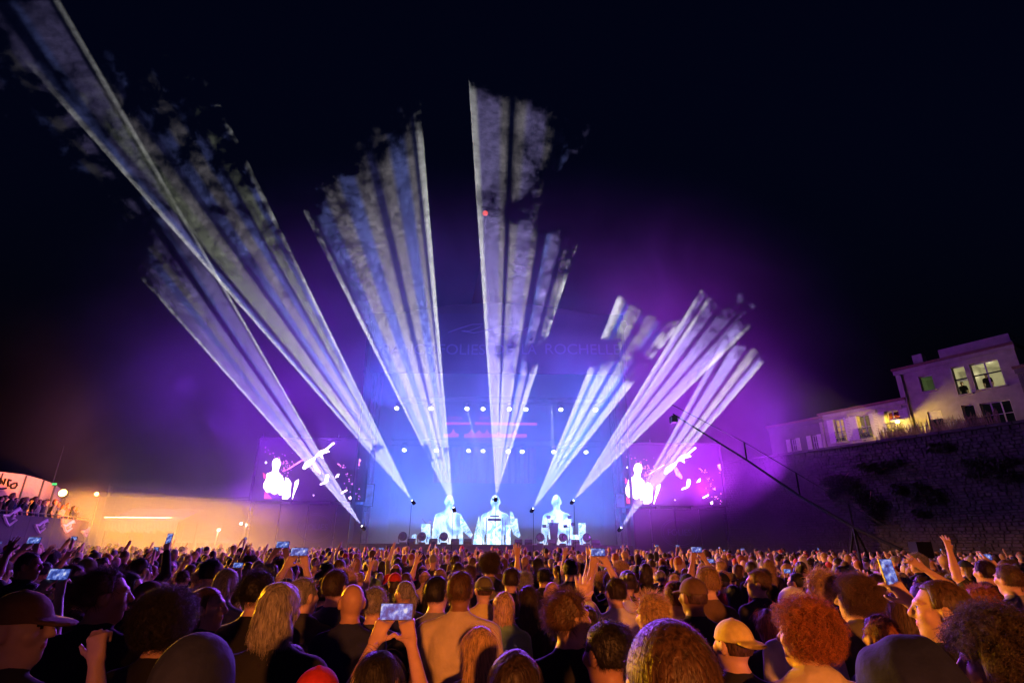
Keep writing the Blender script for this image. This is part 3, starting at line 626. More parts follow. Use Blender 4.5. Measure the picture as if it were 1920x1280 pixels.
while s < SB: cop.add([p - ro for p in (wp(s + .01, WZ, -.1), wp(s + 1.18, WZ, -.1), wp(s + 1.18, WZ + .16, -.1), wp(s + .01, WZ + .16, -.1), wp(s + .01, WZ, .7), wp(s + 1.18, WZ, .7), wp(s + 1.18, WZ + .16, .7), wp(s + .01, WZ + .16, .7))], [(0, 1, 2, 3), (7, 6, 5, 4), (3, 2, 6, 7), (1, 5, 6, 2), (0, 3, 7, 4), (0, 4, 5, 1)]); s += 1.2
tag(cop.build('coping', M['stone'], rw), kind='stuff')
# terrace behind the wall top
tag(MB().slab([wp(SA - 20, WZ - 0.02, 0.5), wp(SB + 20, WZ - 0.02, 0.5), wp(SB + 20, WZ - 0.02, 40), wp(SA - 20, WZ - 0.02, 40)], (0, 0, -0.2)).build('terrace_ground', M['mortar']), 'raised ground behind the rampart wall', 'ground', kind='structure')
# weeds and ivy on the wall
def leaf_clump(mb, c, rx, ry, rz, n, size, rnd):
    for _ in range(n):
        while True:
            p = Vector((rnd.uniform(-1, 1), rnd.uniform(-1, 1), rnd.uniform(-1, 1)))
            if p.length < 1: break
        p = Vector((p.x * rx, p.y * ry, p.z * rz)) + c
        d = Vector((rnd.gauss(0, 1), rnd.gauss(0, 1), rnd.gauss(0, 1))).normalized(); e = d.orthogonal().normalized(); s = size * rnd.uniform(0.6, 1.3)
        mb.add([p, p + d * s * 0.6 + e * s * 0.35, p + d * s * 1.2, p + d * s * 0.6 - e * s * 0.35], [(0, 1, 2, 3)])
M['leaf'] = mat('dark_leaf', (0.035, 0.045, 0.02), 0.7, var=0.5, scale=3)
rl = random.Random(5)
for k, (u, v, ru, rv, lab) in enumerate(((1570, 905, 40, 22, 'wide dark weed clump below the reed fence'), (1630, 940, 28, 34, 'hanging dark ivy clump in the middle of the rampart'), (1690, 915, 18, 11, 'small weed tuft right of the ivy on the rampart'), (1735, 918, 26, 22, 'round weed clump on the rampart under the tall house'), (1724, 962, 9, 6, 'tiny weed tuft low on the rampart'), (1850, 880, 60, 26, 'long dark ivy mass at the right end of the rampart'), (1650, 875, 45, 12, 'thin ivy strip under the reed fence'), (1760, 838, 20, 8, 'weed tuft hanging from the wall top'))):
    s0, z0 = on_wall(u - ru, v); s1, z1 = on_wall(u + ru, v); sc, zc = on_wall(u, v); _, zt = on_wall(u, v - rv); c = wp(sc, zc, -0.1)
    pl = empty('wall_weed', c); tag(pl, lab, 'weeds', 'weeds growing on the rampart')
    mb = MB(); hw = abs(s1 - s0) / 2; n = int(500 + 900 * hw)
    rot = Matrix((wd, wn, Vector((0, 0, 1)))).transposed()
    tmp = MB(); rzz = abs(zt - zc)
    for q in range(9): leaf_clump(tmp, Vector((rl.uniform(-.75, .75) * hw, 0.12, rl.uniform(-.9, .55) * rzz)), hw * rl.uniform(.2, .5), 0.25, rzz * rl.uniform(.25, .6), n // 9, 0.14, rl)
    mb.add([rot @ Vector(p) for p in tmp.v], tmp.f); mb.build('foliage', M['leaf'], pl)
    sb = MB()
    for j in range(4): sb.tube([rot @ Vector((rl.uniform(-.2, .2) * hw, -0.05, -abs(zt - zc) * 0.5)), rot @ Vector((rl.uniform(-.8, .8) * hw, 0.2, rl.uniform(-.6, .8) * abs(zt - zc)))], 0.02, 4)
    sb.build('stem', M['reed'], pl)

# ------------------------------------------------------------------ houses behind the wall
OFF = 2.6
def fpx(u, v): return on_wall(u, v, OFF)
def facade_grid(s0, s1, z0, z1, holes, off, o, th=0.3):
    """one wall mesh with real openings"""
    ss = sorted({s0, s1, *[h[0] for h in holes], *[h[1] for h in holes]}); zs = sorted({z0, z1, *[h[2] for h in holes], *[h[3] for h in holes]}); mb = MB()
    ss = [s for s in ss if s0 <= s <= s1]; zs = [z for z in zs if z0 <= z <= z1]
    ins = lambda a, b, c, d: any(h[0] <= (a + b) / 2 <= h[1] and h[2] <= (c + d) / 2 <= h[3] for h in holes)
    for a, b in zip(ss, ss[1:]):
        for c, d in zip(zs, zs[1:]):
            if not ins(a, b, c, d): mb.add([wp(a, c, off) - o, wp(b, c, off) - o, wp(b, d, off) - o, wp(a, d, off) - o], [(0, 1, 2, 3)])
    for h in holes:                                     # reveals
        a, b, c, d = h[:4]
        p = [wp(a, c, off) - o, wp(b, c, off) - o, wp(b, d, off) - o, wp(a, d, off) - o]; q = [x - wn * th for x in p]
        mb.add(p + q, [(0, 4, 5, 1), (1, 5, 6, 2), (2, 6, 7, 3), (3, 7, 4, 0)])
    return mb
def winrect(u0, v0, u1, v1):
    a = fpx(u0, v0); b = fpx(u1, v0); c = fpx(u0, v1); d = fpx(u1, v1)
    return ((a[0] + c[0]) / 2, (b[0] + d[0]) / 2, (c[1] + d[1]) / 2, (a[1] + b[1]) / 2)
def box_s(mb, o, a, b, c, d, off0, off1):
    p = [wp(s, z, f) - o for s, z, f in ((a, c, off0), (b, c, off0), (b, d, off0), (a, d, off0), (a, c, off1), (b, c, off1), (b, d, off1), (a, d, off1))]
    mb.add(p, [(0, 1, 2, 3), (7, 6, 5, 4), (3, 2, 6, 7), (1, 5, 6, 2), (0, 3, 7, 4), (0, 4, 5, 1)]); return mb
def pane_mat():
    m = bpy.data.materials.new('window_pane'); m.use_nodes = True; t = m.node_tree; b = t.nodes['Principled BSDF']; b.inputs['Base Color'].default_value = (0.02, 0.02, 0.02, 1); b.inputs['Roughness'].default_value = 0.05
    tr = t.nodes.new('ShaderNodeBsdfTransparent'); mx = t.nodes.new('ShaderNodeMixShader'); mx.inputs[0].default_value = 0.12
    t.links.new(tr.outputs[0], mx.inputs[1]); t.links.new(b.outputs[0], mx.inputs[2]); t.links.new(mx.outputs[0], t.nodes['Material Output'].inputs[0]); return m
M['pane'] = pane_mat()
def roomlight(name, col, s): M[name] = emit(name, col, s, 0.45, 0.9); return M[name]
roomlight('room_warm', (1.0, 0.55, 0.2), 0.4); roomlight('room_yellow', (0.95, 0.85, 0.4), 0.32); roomlight('room_green', (0.42, 0.6, 0.2), 0.085); roomlight('room_dark', (0.1, 0.1, 0.14), 0.02); roomlight('room_dim', (0.6, 0.4, 0.16), 0.2)
M['red_cloth2'] = mat('red_curtain', (0.12, 0.015, 0.01), 0.8)
def window(house, o, rect, room, depth=1.6, mull=1, cross=1, rail=False, shutters=0.0, sill=True):
    a, b, c, d = rect; off = OFF; w = empty('window', wp((a + b) / 2, c, off) - o); w.parent = house; oo = o + w.location
    fr = MB(); t = 0.06
    box_s(fr, oo, a, a + t, c, d, off + .16, off + .22); box_s(fr, oo, b - t, b, c, d, off + .16, off + .22); box_s(fr, oo, a + t, b - t, c, c + t, off + .16, off + .22); box_s(fr, oo, a + t, b - t, d - t, d, off + .16, off + .22)
    for k in range(mull): m = a + (b - a) * (k + 1) / (mull + 1); box_s(fr, oo, m - .035, m + .035, c + t, d - t, off + .155, off + .215)
    for k in range(cross): m = c + (d - c) * (k + 1) / (cross + 1); box_s(fr, oo, a + t, b - t, m - .02, m + .02, off + .165, off + .205)
    fr.build('frame', M['wood'], w)
    MB().add([wp(s, z, off + .19) - oo for s, z in ((a, c), (b, c), (b, d), (a, d))], [(0, 1, 2, 3)]).build('pane', M['pane'], w)
    rm = MB(); p = [wp(s, z, off + .31) - oo for s, z in ((a - .3, c - .2), (b + .3, c - .2), (b + .3, d + .1), (a - .3, d + .1))]; q = [x - wn * depth for x in p]
    rm.add(p + q, [(4, 5, 6, 7), (0, 4, 7, 3), (1, 2, 6, 5), (2, 3, 7, 6), (0, 1, 5, 4)]); rm.build('room', M[room], w)
    if sill: box_s(MB(), oo, a - .1, b + .1, c - .09, c, off - .12, off + .14).build('sill', M['render'], w)
    if shutters:
        for x0, x1 in ((a - shutters - .04, a - .04), (b + .04, b + shutters + .04)):
            sh = MB(); box_s(sh, oo, x0, x1, c, d, off - .06, off - .012); n = 14
            for k in range(n): z = c + .06 + (d - c - .12) * k / n; box_s(sh, oo, x0 + .05, x1 - .05, z, z + (d - c) / n * .6, off - .085, off - .06)
            sh.build('shutter', M['wood'], w)
    if rail:
        ra = MB(); hz = c + (d - c) * .42
        for z in (c + .05, c + (hz - c) * .5, hz): box_s(ra, oo, a - .05, b + .05, z, z + .035, off - .2, off - .16)
        n = 9
        for k in range(n + 1): s = a + (b - a) * k / n; box_s(ra, oo, s - .012, s + .012, c, hz, off - .19, off - .17)
        for k in range(4): s = a + (b - a) * (k + .5) / 4; ra.lathe(wp(s, c + (hz - c) * .28, off - .18) - oo, [(.02, -.12), (.1, -.05), (.1, .05), (.02, .12)], 8)
        ra.build('balcony_rail', M['iron'], w)
    return w
def house(name, label, u0, u1, vtop_u, holes, wins, col='render', roof=None, eave=0.25, depth=9):
    s0 = fpx(u0, 800)[0]; s1 = fpx(u1, 760)[0]; zt = fpx(*vtop_u)[1]; o = wp((s0 + s1) / 2, WZ - .02, OFF); h = empty(name, o); tag(h, label, 'house', 'houses above the rampart')
    facade_grid(s0, s1, WZ - .02, zt, holes, OFF, o).build('wall', M[col], h)
    b = MB()
    for s in (s0, s1): b.add([wp(s, WZ - .02, OFF) - o, wp(s, zt, OFF) - o, wp(s, zt, OFF + depth) - o, wp(s, WZ - .02, OFF + depth) - o], [(0, 1, 2, 3)])
    b.add([wp(s, z, OFF + depth) - o for s, z in ((s0, WZ), (s1, WZ), (s1, zt), (s0, zt))], [(0, 1, 2, 3)]); b.build('side_wall', M[col], h)
    rf = MB(); box_s(rf, o, s0 - .1, s1 + .1, zt, zt + .16, OFF - eave, OFF + depth + .2)
    rfo = rf.build('roof', M['rooftile'] if roof is None else M[roof], h)
    box_s(MB(), o, s0 - .06, s1 + .06, zt - .28, zt - .003, OFF - .12, OFF - .003).build('cornice', M[col], h)
    for rect, kw in wins: window(h, o, rect, **kw)
    return h, o, s0, s1, zt
r1, r2 = winrect(1484, 822, 1493, 846), winrect(1523, 815, 1533, 842)
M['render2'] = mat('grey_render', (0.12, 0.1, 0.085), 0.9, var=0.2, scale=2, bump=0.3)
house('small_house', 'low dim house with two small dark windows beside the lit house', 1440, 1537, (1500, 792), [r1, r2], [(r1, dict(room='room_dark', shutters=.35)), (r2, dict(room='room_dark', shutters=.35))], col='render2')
w1_, w2_, w3_ = winrect(1567, 784, 1585, 829), winrect(1611, 777, 1633, 822), winrect(1663, 768, 1689, 813)
hh, ho, hs0, hs1, hzt = house('shuttered_house', 'long low house with three lit windows and open shutters', 1541, 1699, (1620, 764), [w1_, w2_, w3_], [(w1_, dict(room='room_warm', rail=True, shutters=.5, mull=1, cross=2)), (w2_, dict(room='room_dim', rail=True, shutters=.6)), (w3_, dict(room='room_warm', rail=True, shutters=.55))])
for u in (1541, 1592, 1646, 1697):
    s = fpx(u, 800)[0]; box_s(MB(), ho, s - .12, s + .12, WZ, hzt - .3, OFF - .08, OFF - .003).build('pilaster', M['render'], hh)
s, z0 = fpx(1675, 788); box_s(MB(), ho, w3_[0] + .1, w3_[1] - .1, w3_[3] - .55, w3_[3] - .1, OFF + .3, OFF + .34).build('red_valance', M['red_cloth2'], hh)
box_s(MB(), ho, hs0, hs1, w3_[2] - .5, w3_[2] - .32, OFF - .14, OFF - .003).build('string_course', M['render'], hh)
g1, g2, g3, g4 = winrect(1725, 703, 1751, 733), winrect(1742, 769, 1769, 805), winrect(1789, 685, 1815, 740), winrect(1822, 676, 1880, 728)
d1, d2 = winrect(1808, 757, 1832, 806), winrect(1842, 751, 1902, 800)
th, to, ts0, ts1, tzt = house('tall_house', 'tall pale house with lit upper windows at the right end of the rampart', 1703, 1938, (1760, 678), [g1, g2, g3, g4, d1, d2],
   [(g1, dict(room='room_green', mull=0, cross=0)), (g2, dict(room='room_dark', mull=0, cross=0)), (g3, dict(room='room_yellow', mull=0, cross=1, depth=2.4)), (g4, dict(room='room_yellow', mull=1, cross=0, depth=2.6)), (d1, dict(room='room_dark', mull=0)), (d2, dict(room='room_dark', mull=2))])
M['blind'] = mat('blind', (0.55, 0.5, 0.32), 0.8)
box_s(MB(), to, g2[0] + .03, g2[1] - .03, g2[2] + (g2[3] - g2[2]) * .55, g2[3] - .01, OFF + .06, OFF + .1).build('roller_blind', M['blind'], th)
sc0, zc0 = fpx(1703, 690); cb = MB(); box_s(cb, to, sc0 + .2, sc0 + .8, tzt, tzt + 1.0, OFF + .5, OFF + 1.1); cb.build('chimney', M['render'], th)
zst = fpx(1800, 664)[1]; s8 = fpx(1772, 700)[0]; box_s(MB(), to, s8, ts1, tzt + .17, tzt + .75, OFF - .12, OFF + 8).build('parapet', M['render'], th)
for g in (g3, g4):
    box_s(MB(), to, g[0], g[1], g[2] + (g[3] - g[2]) * .52, g[2] + (g[3] - g[2]) * .57, OFF + .1, OFF + .14).build('window_bar', M['iron'], th)
s = fpx(1709, 780)[0]; MB().tube([wp(s, WZ, OFF - .08) - to, wp(s, tzt - .3, OFF - .08) - to], .06, 6).build('drainpipe', M['render'], th)
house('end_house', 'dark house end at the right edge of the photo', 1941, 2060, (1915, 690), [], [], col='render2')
# neighbour lamp bracket
sl, zl = fpx(1692, 789); sb_, zb_ = fpx(1709, 813)
bl = empty('street_lamp', wp(sb_, zb_, OFF - .1)); tag(bl, 'lit street lamp on a bracket at the corner of the tall house', 'street lamp'); bo = bl.location
P = lambda s, z, f: wp(s, z, OFF - f) - bo
MB().tube([P(sb_, zb_, .1), P(sb_ - .35, zb_ + .1, .5), P(sl, zl - .75, .75), P(sl, zl - .1, .75)], .03, 6).build('bracket', M['iron'], bl)
MB().lathe(P(sl, zl, .75), [(.12, .12), (.2, .1), (.42, -.02), (.44, -.06), (.4, -.06)], 16).build('shade', M['white'], bl, True)
M['lampglow'] = emit('street_lamp_glow', (1.0, 0.72, 0.18), 30)
MB().lathe(P(sl, zl - .12, .75), [(.05, .06), (.13, .02), (.13, -.06), (.05, -.12)], 12).build('bulb', M['lampglow'], bl, True)
lamp('street_lamp_light', 'POINT', wp(sl, zl - .32, OFF - .75), 1500, (1.0, 0.66, 0.08), radius=.12)
lamp('window_light', 'POINT', wp(*fpx(1812, 716), OFF + 1.2), 18, (1.0, 0.9, 0.5), radius=.1)
lamp('window_light', 'POINT', wp(*fpx(1842, 690), OFF + 1.6), 30, (1.0, 0.9, 0.5), radius=.1)
# reed fence on the wall top
f0 = on_wall(1655, 860)[0]; f1 = on_wall(1880, 810)[0]; fe = empty('reed_fence', wp(f0, WZ + .16, .3)); tag(fe, 'ragged reed fence standing on top of the rampart', 'fence'); fo = fe.location
n = 260
shared = []
for k in range(12):
    me_h = rs.uniform(.9, 1.3); mbx = MB().tube([(0, 0, 0), (rs.uniform(-.06, .06), rs.uniform(-.03, .03), me_h * .6), (rs.uniform(-.12, .12), rs.uniform(-.05, .05), me_h)], [.022, .02, .012], 5)
    me = bpy.data.meshes.new('reed'); me.from_pydata(mbx.v, [], mbx.f); me.materials.append(M['reed']); shared.append(me)
for k in range(n):
    o = bpy.data.objects.new('reed', rs.choice(shared)); C.objects.link(o); o.parent = fe; s = f0 + (f1 - f0) * (k + rs.uniform(-.3, .3)) / n
    o.location = wp(s, WZ + .16, .3 + rs.uniform(-.04, .04)) - fo; o.rotation_euler = (0, 0, rs.uniform(0, 6.28)); o.scale = (1, 1, rs.uniform(.5, .85))
for z in (.2, .5): MB().tube([wp(f0, WZ + .16 + z, .27) - fo, wp(f1, WZ + .16 + z, .27) - fo], .012, 4).build('wire', M['iron'], fe)
# ------------------------------------------------------------------ left: stand, orange wall, bar, masts
st0, st1 = at(-60, 957, 22.0), at(172, 993, 36.5)
# line of the stand's front: from near left to far
SH = at(0, 960, 24.0).z
g0 = atz(-150, 957, 3.75); 
pA, pB, pC = at(-140, 950, 21.5), at(60, 962, 27.5), at(168, 978, 35.0)
FZ = 3.5
def gline(t):                                   # slightly curved front of the stand
    a, b, c = pA, pB, pC; return Vector(((1 - t) ** 2 * a.x + 2 * t * (1 - t) * (2 * b.x - (a.x + c.x) / 2) + t * t * c.x, (1 - t) ** 2 * a.y + 2 * t * (1 - t) * (2 * b.y - (a.y + c.y) / 2) + t * t * c.y, 0))
sd = empty('grandstand', gline(.5)); so = sd.location; tag(sd, 'raised spectator stand wrapped in dark cloth with white bird prints', 'grandstand')
M['standcloth'] = mat('stand_cloth', (0.035, 0.025, 0.055), 0.9, bump=0.2)
N = 12; FH = 3.15
for i in range(N):
    a, b = gline(i / N), gline((i + .985) / N); za = FH
    MB().slab([a - so, b - so, b - so + Vector((0, 0, za)), a - so + Vector((0, 0, za))], (-.06, .02, 0)).build('cloth_panel', M['standcloth'], sd)
fl = MB(); 
for i in range(N):
    a, b = gline(i / N) - so, gline((i + 1) / N) - so
    fl.slab([a + Vector((-.1, 0, 2.3)), b + Vector((-.1, 0, 2.3)), b + Vector((-6, 1, 2.3)), a + Vector((-6, 1, 2.3))], (0, 0, -.15))
fl.build('platform', M['black'], sd)
rl_ = MB().tube([gline(i / N) - so + Vector((-.12, 0, 3.3)) for i in range(N + 1)], .03, 6).build('handrail', M['steel'], sd)
M['printwhite'] = mat('white_print', (0.55, 0.5, 0.6), 0.8, var=0.1)
BIRD = [[(0, 8), (9, 8), (15, 3), (24, -2), (26, 3), (23, 0), (15, 6)], [(3, 10), (6, 18), (9, 22), (20, 14), (13, 12), (18, 8)]]
def facade_t(u, v):
    """pixel -> point on the stand front"""
    best = None
    for i in range(240):
        p = gline(i / 239); d = ray(u, v); k = p.y / d.y; e = abs(d.x * k - p.x)
        if best is None or e < best[0]: best = (e, i / 239, CAMZ + d.z * k)
    return best[1], best[2]
for (u, v, s) in ((2, 955, 1.35), (62, 976, 1.0), (115, 978, .85), (152, 990, .72)):
    mb = MB()
    for ln in BIRD:
        pts = []
        for x, y in ln:
            t, z = facade_t(u + x * s, v + y * s); t2 = min(1, t + .01); g = gline(t); nn = (gline(t2) - gline(max(0, t - .01))).normalized(); nrm = Vector((nn.y, -nn.x, 0))
            pts.append(Vector((g.x, g.y, z)) + nrm * .05 - so)
        mb.tube(pts, .07 * (pts[0] + so).y / 30, 5)
    mb.build('bird_print', M['printwhite'], sd)
# curved orange-lit billboard behind the stand
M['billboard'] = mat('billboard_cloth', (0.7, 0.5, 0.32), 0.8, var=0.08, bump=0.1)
bo_ = [at(-120, 878, 31.0), at(0, 884, 33.0), at(45, 889, 34.5), at(78, 898, 36.0), at(100, 906, 37.2), at(118, 918, 38.5)]
bb = empty('billboard', (bo_[1].x, bo_[1].y, 0)); tag(bb, 'curved amber-lit cloth billboard with brushed lettering behind the stand', 'billboard'); o = bb.location
mb = MB(); vs = []
for p in bo_: vs += [Vector((p.x, p.y, 2.0)) - o, p - o]
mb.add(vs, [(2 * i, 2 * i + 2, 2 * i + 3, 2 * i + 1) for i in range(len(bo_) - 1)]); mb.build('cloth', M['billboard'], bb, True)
for p in bo_[1:]: MB().tube([Vector((p.x, p.y + .2, 0)) - o, p + Vector((0, .2, -.05)) - o], .06, 6).build('post', M['steel'], bb)
M['ink'] = mat('black_ink', (0.015, 0.012, 0.012), 0.8)
def bpt(u, v):
    best = None
    for i in range(len(bo_) - 1):
        for k in range(21):
            p = bo_[i].lerp(bo_[i + 1], k / 20); d = ray(u, v); q = p.y / d.y; e = abs(d.x * q - p.x)
            if best is None or e < best[0]: best = (e, Vector((p.x, p.y, CAMZ + d.z * q)))
    return best[1] + Vector((.05, -.12, 0))
for stroke in ([(2, 907), (4, 897), (9, 908), (12, 897)], [(24, 901), (20, 899), (16, 905), (17, 911), (22, 911)], [(29, 906), (33, 905), (34, 910), (30, 915), (24, 915), (21, 912), (24, 908), (29, 906)], [(-10, 918), (4, 916), (14, 915)], [(-12, 907), (-8, 895), (-4, 906)], [(-24, 907), (-22, 894), (-17, 896), (-23, 901), (-16, 907)]):
    MB().tube([bpt(u, v) - o for u, v in stroke], .055, 5).build('brushed_letter', M['ink'], bb)
lamp('billboard_fill', 'SPOT', (at(60, 930, 31).x + 4, 31.0, 3.4), 8000, AMBER, aim=tuple(bo_[2] + Vector((-2, 0, -1))), size=80, blend=.6, radius=.2)  # unseen lamp added in place of the follow spot's spill
# follow spot on its mast, and small lamp
M['amberlens'] = emit('amber_lens', (1.0, 0.55, 0.12), 60)
for (u, v, Y, r, lab) in ((119, 925, 37.0, .26, 'bright amber follow spot on a mast beside the stand'), (182, 927, 42.0, .16, 'smaller amber lamp right of the follow spot')):
    p = at(u, v, Y); fo_ = empty('spotlight', (p.x, p.y, 0)); tag(fo_, lab, 'spotlight', 'amber spotlights by the stand')
    MB().tube([(0, .25, 0), (0, .25, p.z - .3)], .06, 6).build('mast', M['steel'], fo_)
    Mh = Matrix.Rotation(R(80), 4, 'X'); Mh = Matrix.Rotation(R(25), 4, 'Z') @ Mh; Mh.translation = (0, 0, p.z)
    h = MB().lathe((0, 0, 0), [(r * .6, -.4), (r, -.3), (r * 1.05, .18), (r * .9, .2)], 14).build('housing', M['black'], fo_, True); h.matrix_local = Mh
    MB().lathe((0, 0, 0), [(r * .9, .19), (r * .7, .24)], 14).build('lens', M['amberlens'], h)
# long pale hoarding at the back, lit by the follow spot
YH = 52.0
hd = empty('hoarding', (at(300, 1000, YH).x, YH, 0)); tag(hd, 'long pale hoarding wall lit amber behind the bar tent', 'wall'); o = hd.location
xs = np.linspace(at(100, 990, YH).x, at(520, 990, YH).x, 13); zt = at(300, 934, YH).z
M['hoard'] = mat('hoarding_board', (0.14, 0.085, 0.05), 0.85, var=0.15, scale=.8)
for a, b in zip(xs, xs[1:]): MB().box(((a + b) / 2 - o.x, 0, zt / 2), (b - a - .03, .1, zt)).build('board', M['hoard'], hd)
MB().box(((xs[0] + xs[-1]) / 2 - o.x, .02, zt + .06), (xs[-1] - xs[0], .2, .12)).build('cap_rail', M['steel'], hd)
# thin masts with wires
for k, (u, vt, vb, Y, lab) in enumerate(((119, 838, 930, 41, 'tall thin mast rising above the billboard'), (206, 906, 930, 50, 'short thin mast near the amber lamp'), (212, 908, 930, 55, 'thin mast at the end of the wires'))):
    a = at(u, vt, Y); ms = empty('mast', (a.x, a.y, 0)); tag(ms, lab, 'mast', 'thin masts on the left')
    MB().tube([(0, 0, 0), (0, 0, a.z)], [.07, .03], 6).build('pole', M['steel'], ms)
    MB().lathe((0, 0, a.z), [(.02, -.05), (.05, 0), (.01, .1)], 8).build('finial', M['steel'], ms)
wl = empty('cable_run', at(206, 908, 50)); tag(wl, 'pair of cables strung from the thin mast to the stage wing', 'cable')
for dv in (0, 5):
    a, b = at(206, 909 + dv, 50), at(490, 931 + dv, 41); MB().tube([a.lerp(b, t) - wl.location - Vector((0, 0, .5 * math.sin(math.pi * t))) for t in np.linspace(0, 1, 12)], .03, 4).build('cable', M['steel'], wl)
M['greenlamp'] = emit('green_lamp', (0.05, 1.0, 0.25), 1.2)
p = at(102, 907, 37.0); gl = empty('green_lamp', p); tag(gl, 'small green lamp at the end of the billboard', 'lamp')
MB().box((0, 0, 0), (.24, .1, .12)).build('glow', M['greenlamp'], gl); MB().box((0, .09, -.02), (.3, .07, .2)).build('bracket', M['black'], gl)
# bar tent with a glowing cloth fringe
YB2 = 44.0
a, b = at(219, 978, YB2), at(320, 981, YB2 - 2); bt_ = empty('bar_tent', ((a.x + b.x) / 2, YB2, 0)); tag(bt_, 'bar tent with a brightly lit hanging cloth fringe', 'tent'); o = bt_.location
M['fringe'] = mat('tent_cloth', (0.75, 0.7, 0.6), 0.8, var=0.1); M['fringe'].node_tree.nodes['Principled BSDF'].inputs['Emission Strength'].default_value = 0
hw = (b.x - a.x) / 2; zt = (a.z + b.z) / 2
MB().slab([(-hw - .2, -1.2, zt + .1), (hw + .2, -1.2, zt + .1), (hw + .2, 1.8, zt + 1.1), (-hw - .2, 1.8, zt + 1.1)], (0, 0, .06)).build('roof', M['fringe'], bt_)
zb = at(270, 1003, YB2).z
for i in range(22):
    x = -hw + 2 * hw * (i + .5) / 22; l = rs.uniform(.65, 1.0) * (zt - zb)
    MB().slab([(x - hw / 23, -1.15, zt + .06), (x + hw / 23, -1.15 + rs.uniform(-.05, .05), zt + .06), (x + hw / 26, -1.1, zt + .06 - l), (x - hw / 26, -1.18, zt + .06 - l + rs.uniform(0, .2))], (0, .03, 0)).build('fringe_strip', M['fringe'], bt_)
for x in (-hw, hw):
    for y in (-1.0, 1.6): MB().tube([(x, y, 0), (x, y, zt + .1)], .05, 6).build('pole', M['steel'], bt_)
MB().box((0, -.6, .55), (2 * hw - .4, .6, 1.1)).build('counter', M['hoard'], bt_)
M['tube'] = emit('fill_tube', (1.0, 0.66, 0.3), 300)
MB().tube([(-hw + .2, -1.75, zt + .35), (hw - .2, -1.75, zt + .35)], .018, 8).build('fill_tube', M['tube'], bt_)  # added glowing tube before the cloth, brightens the fringe
p = at(326, 990, 43); sg = empty('pointed_sign', (p.x, 43, 0)); tag(sg, 'white pointed sign hanging beside the bar tent', 'sign')
M['signwhite'] = emit('lit_sign', (1.0, 0.85, 0.6), 2.5)
MB().slab([at(u, v, 43) - sg.location for u, v in ((317, 984), (329, 984), (328, 999), (325, 996))], (0, .08, 0)).build('board', M['signwhite'], sg)
MB().tube([at(329, 983, 43.1) - sg.location, Vector((at(329, 983, 43.1).x - sg.location.x, .1, 0))], .04, 6).build('post', M['steel'], sg)
# floodlight masts
M['floodlens'] = emit('flood_lens', (1.0, 0.95, 0.8), 120)
for (u, v, vb, Y, lab, two) in ((410, 993, 1030, 44, 'white floodlight on a leaning mast behind the crowd', 0), (463, 984, 1030, 42, 'lattice mast with two floodlights nearer the video screen', 1)):
    p = at(u, v, Y); fm = empty('floodlight_mast', (p.x - .15, Y, 0)); tag(fm, lab, 'floodlight', 'floodlight masts')
    if two: truss(MB(), (0, .1, 0), (0.1, .1, p.z), .25, .02, .5).build('mast', M['white'], fm)
    else: MB().tube([(-.2, .1, 0), (.1, .1, p.z)], .06, 6).build('mast', M['white'], fm)
    for (uu, vv) in (((u, v), (452, 981)) if two else ((u, v),)):
        q = at(uu, vv, Y) - fm.location; hb = MB().box(q + Vector((0, .1, 0)), (.34, .16, .26)).build('housing', M['black'], fm); MB().box(q + Vector((0, .005, 0)), (.2, .02, .14)).build('lens', M['floodlens'], hb)
    lamp('floodlight', 'POINT', p + Vector((0, -.25, 0)), 70, (1, .8, .55), radius=.08)
# parked vans and a banner table between the masts
def van(u, v0, Y, label, L=4.6, H=2.1, col='white'):
    p = at(u, v0, Y); vn = empty('parked_van', (p.x, Y, 0)); tag(vn, label, 'van', 'vans parked behind the crowd')
    pr_ = [(-L / 2, .35), (L / 2 - .2, .35), (L / 2, .8), (L / 2 - .15, 1.1), (L / 2 - .9, 1.3), (L / 2 - 1.5, H), (-L / 2, H)]
    MB().slab([(x, -.9, z) for x, z in pr_], (0, 1.8, 0)).build('body', M[col], vn)
    for x0, x1 in ((-L / 2 + .3, -L / 2 + 1.3), (-L / 2 + 1.45, -L / 2 + 2.4), (L / 2 - 2.0, L / 2 - 1.35)): MB().box(((x0 + x1) / 2, -.91, H - .5), (x1 - x0, .03, .55)).build('window', M['glass'], vn)
    for x in (-L / 2 + .9, L / 2 - 1.0):
        for y in (-.85, .85):
            w = MB().lathe((0, 0, 0), [(.2, -.1), (.34, -.1), (.34, .1), (.2, .1)], 16).build('wheel', M['black'], vn, True); w.location = (x, y, .34); w.rotation_euler = (R(90), 0, 0)
    for y in (-.6, .6): MB().box((L / 2 + .01, y, .85), (.05, .3, .18)).build('headlight', M['glass'], vn)
van(375, 1012, 47, 'white van parked left of the leaning floodlight mast'); van(440, 1013, 47.5, 'white van parked under the lattice floodlight mast')
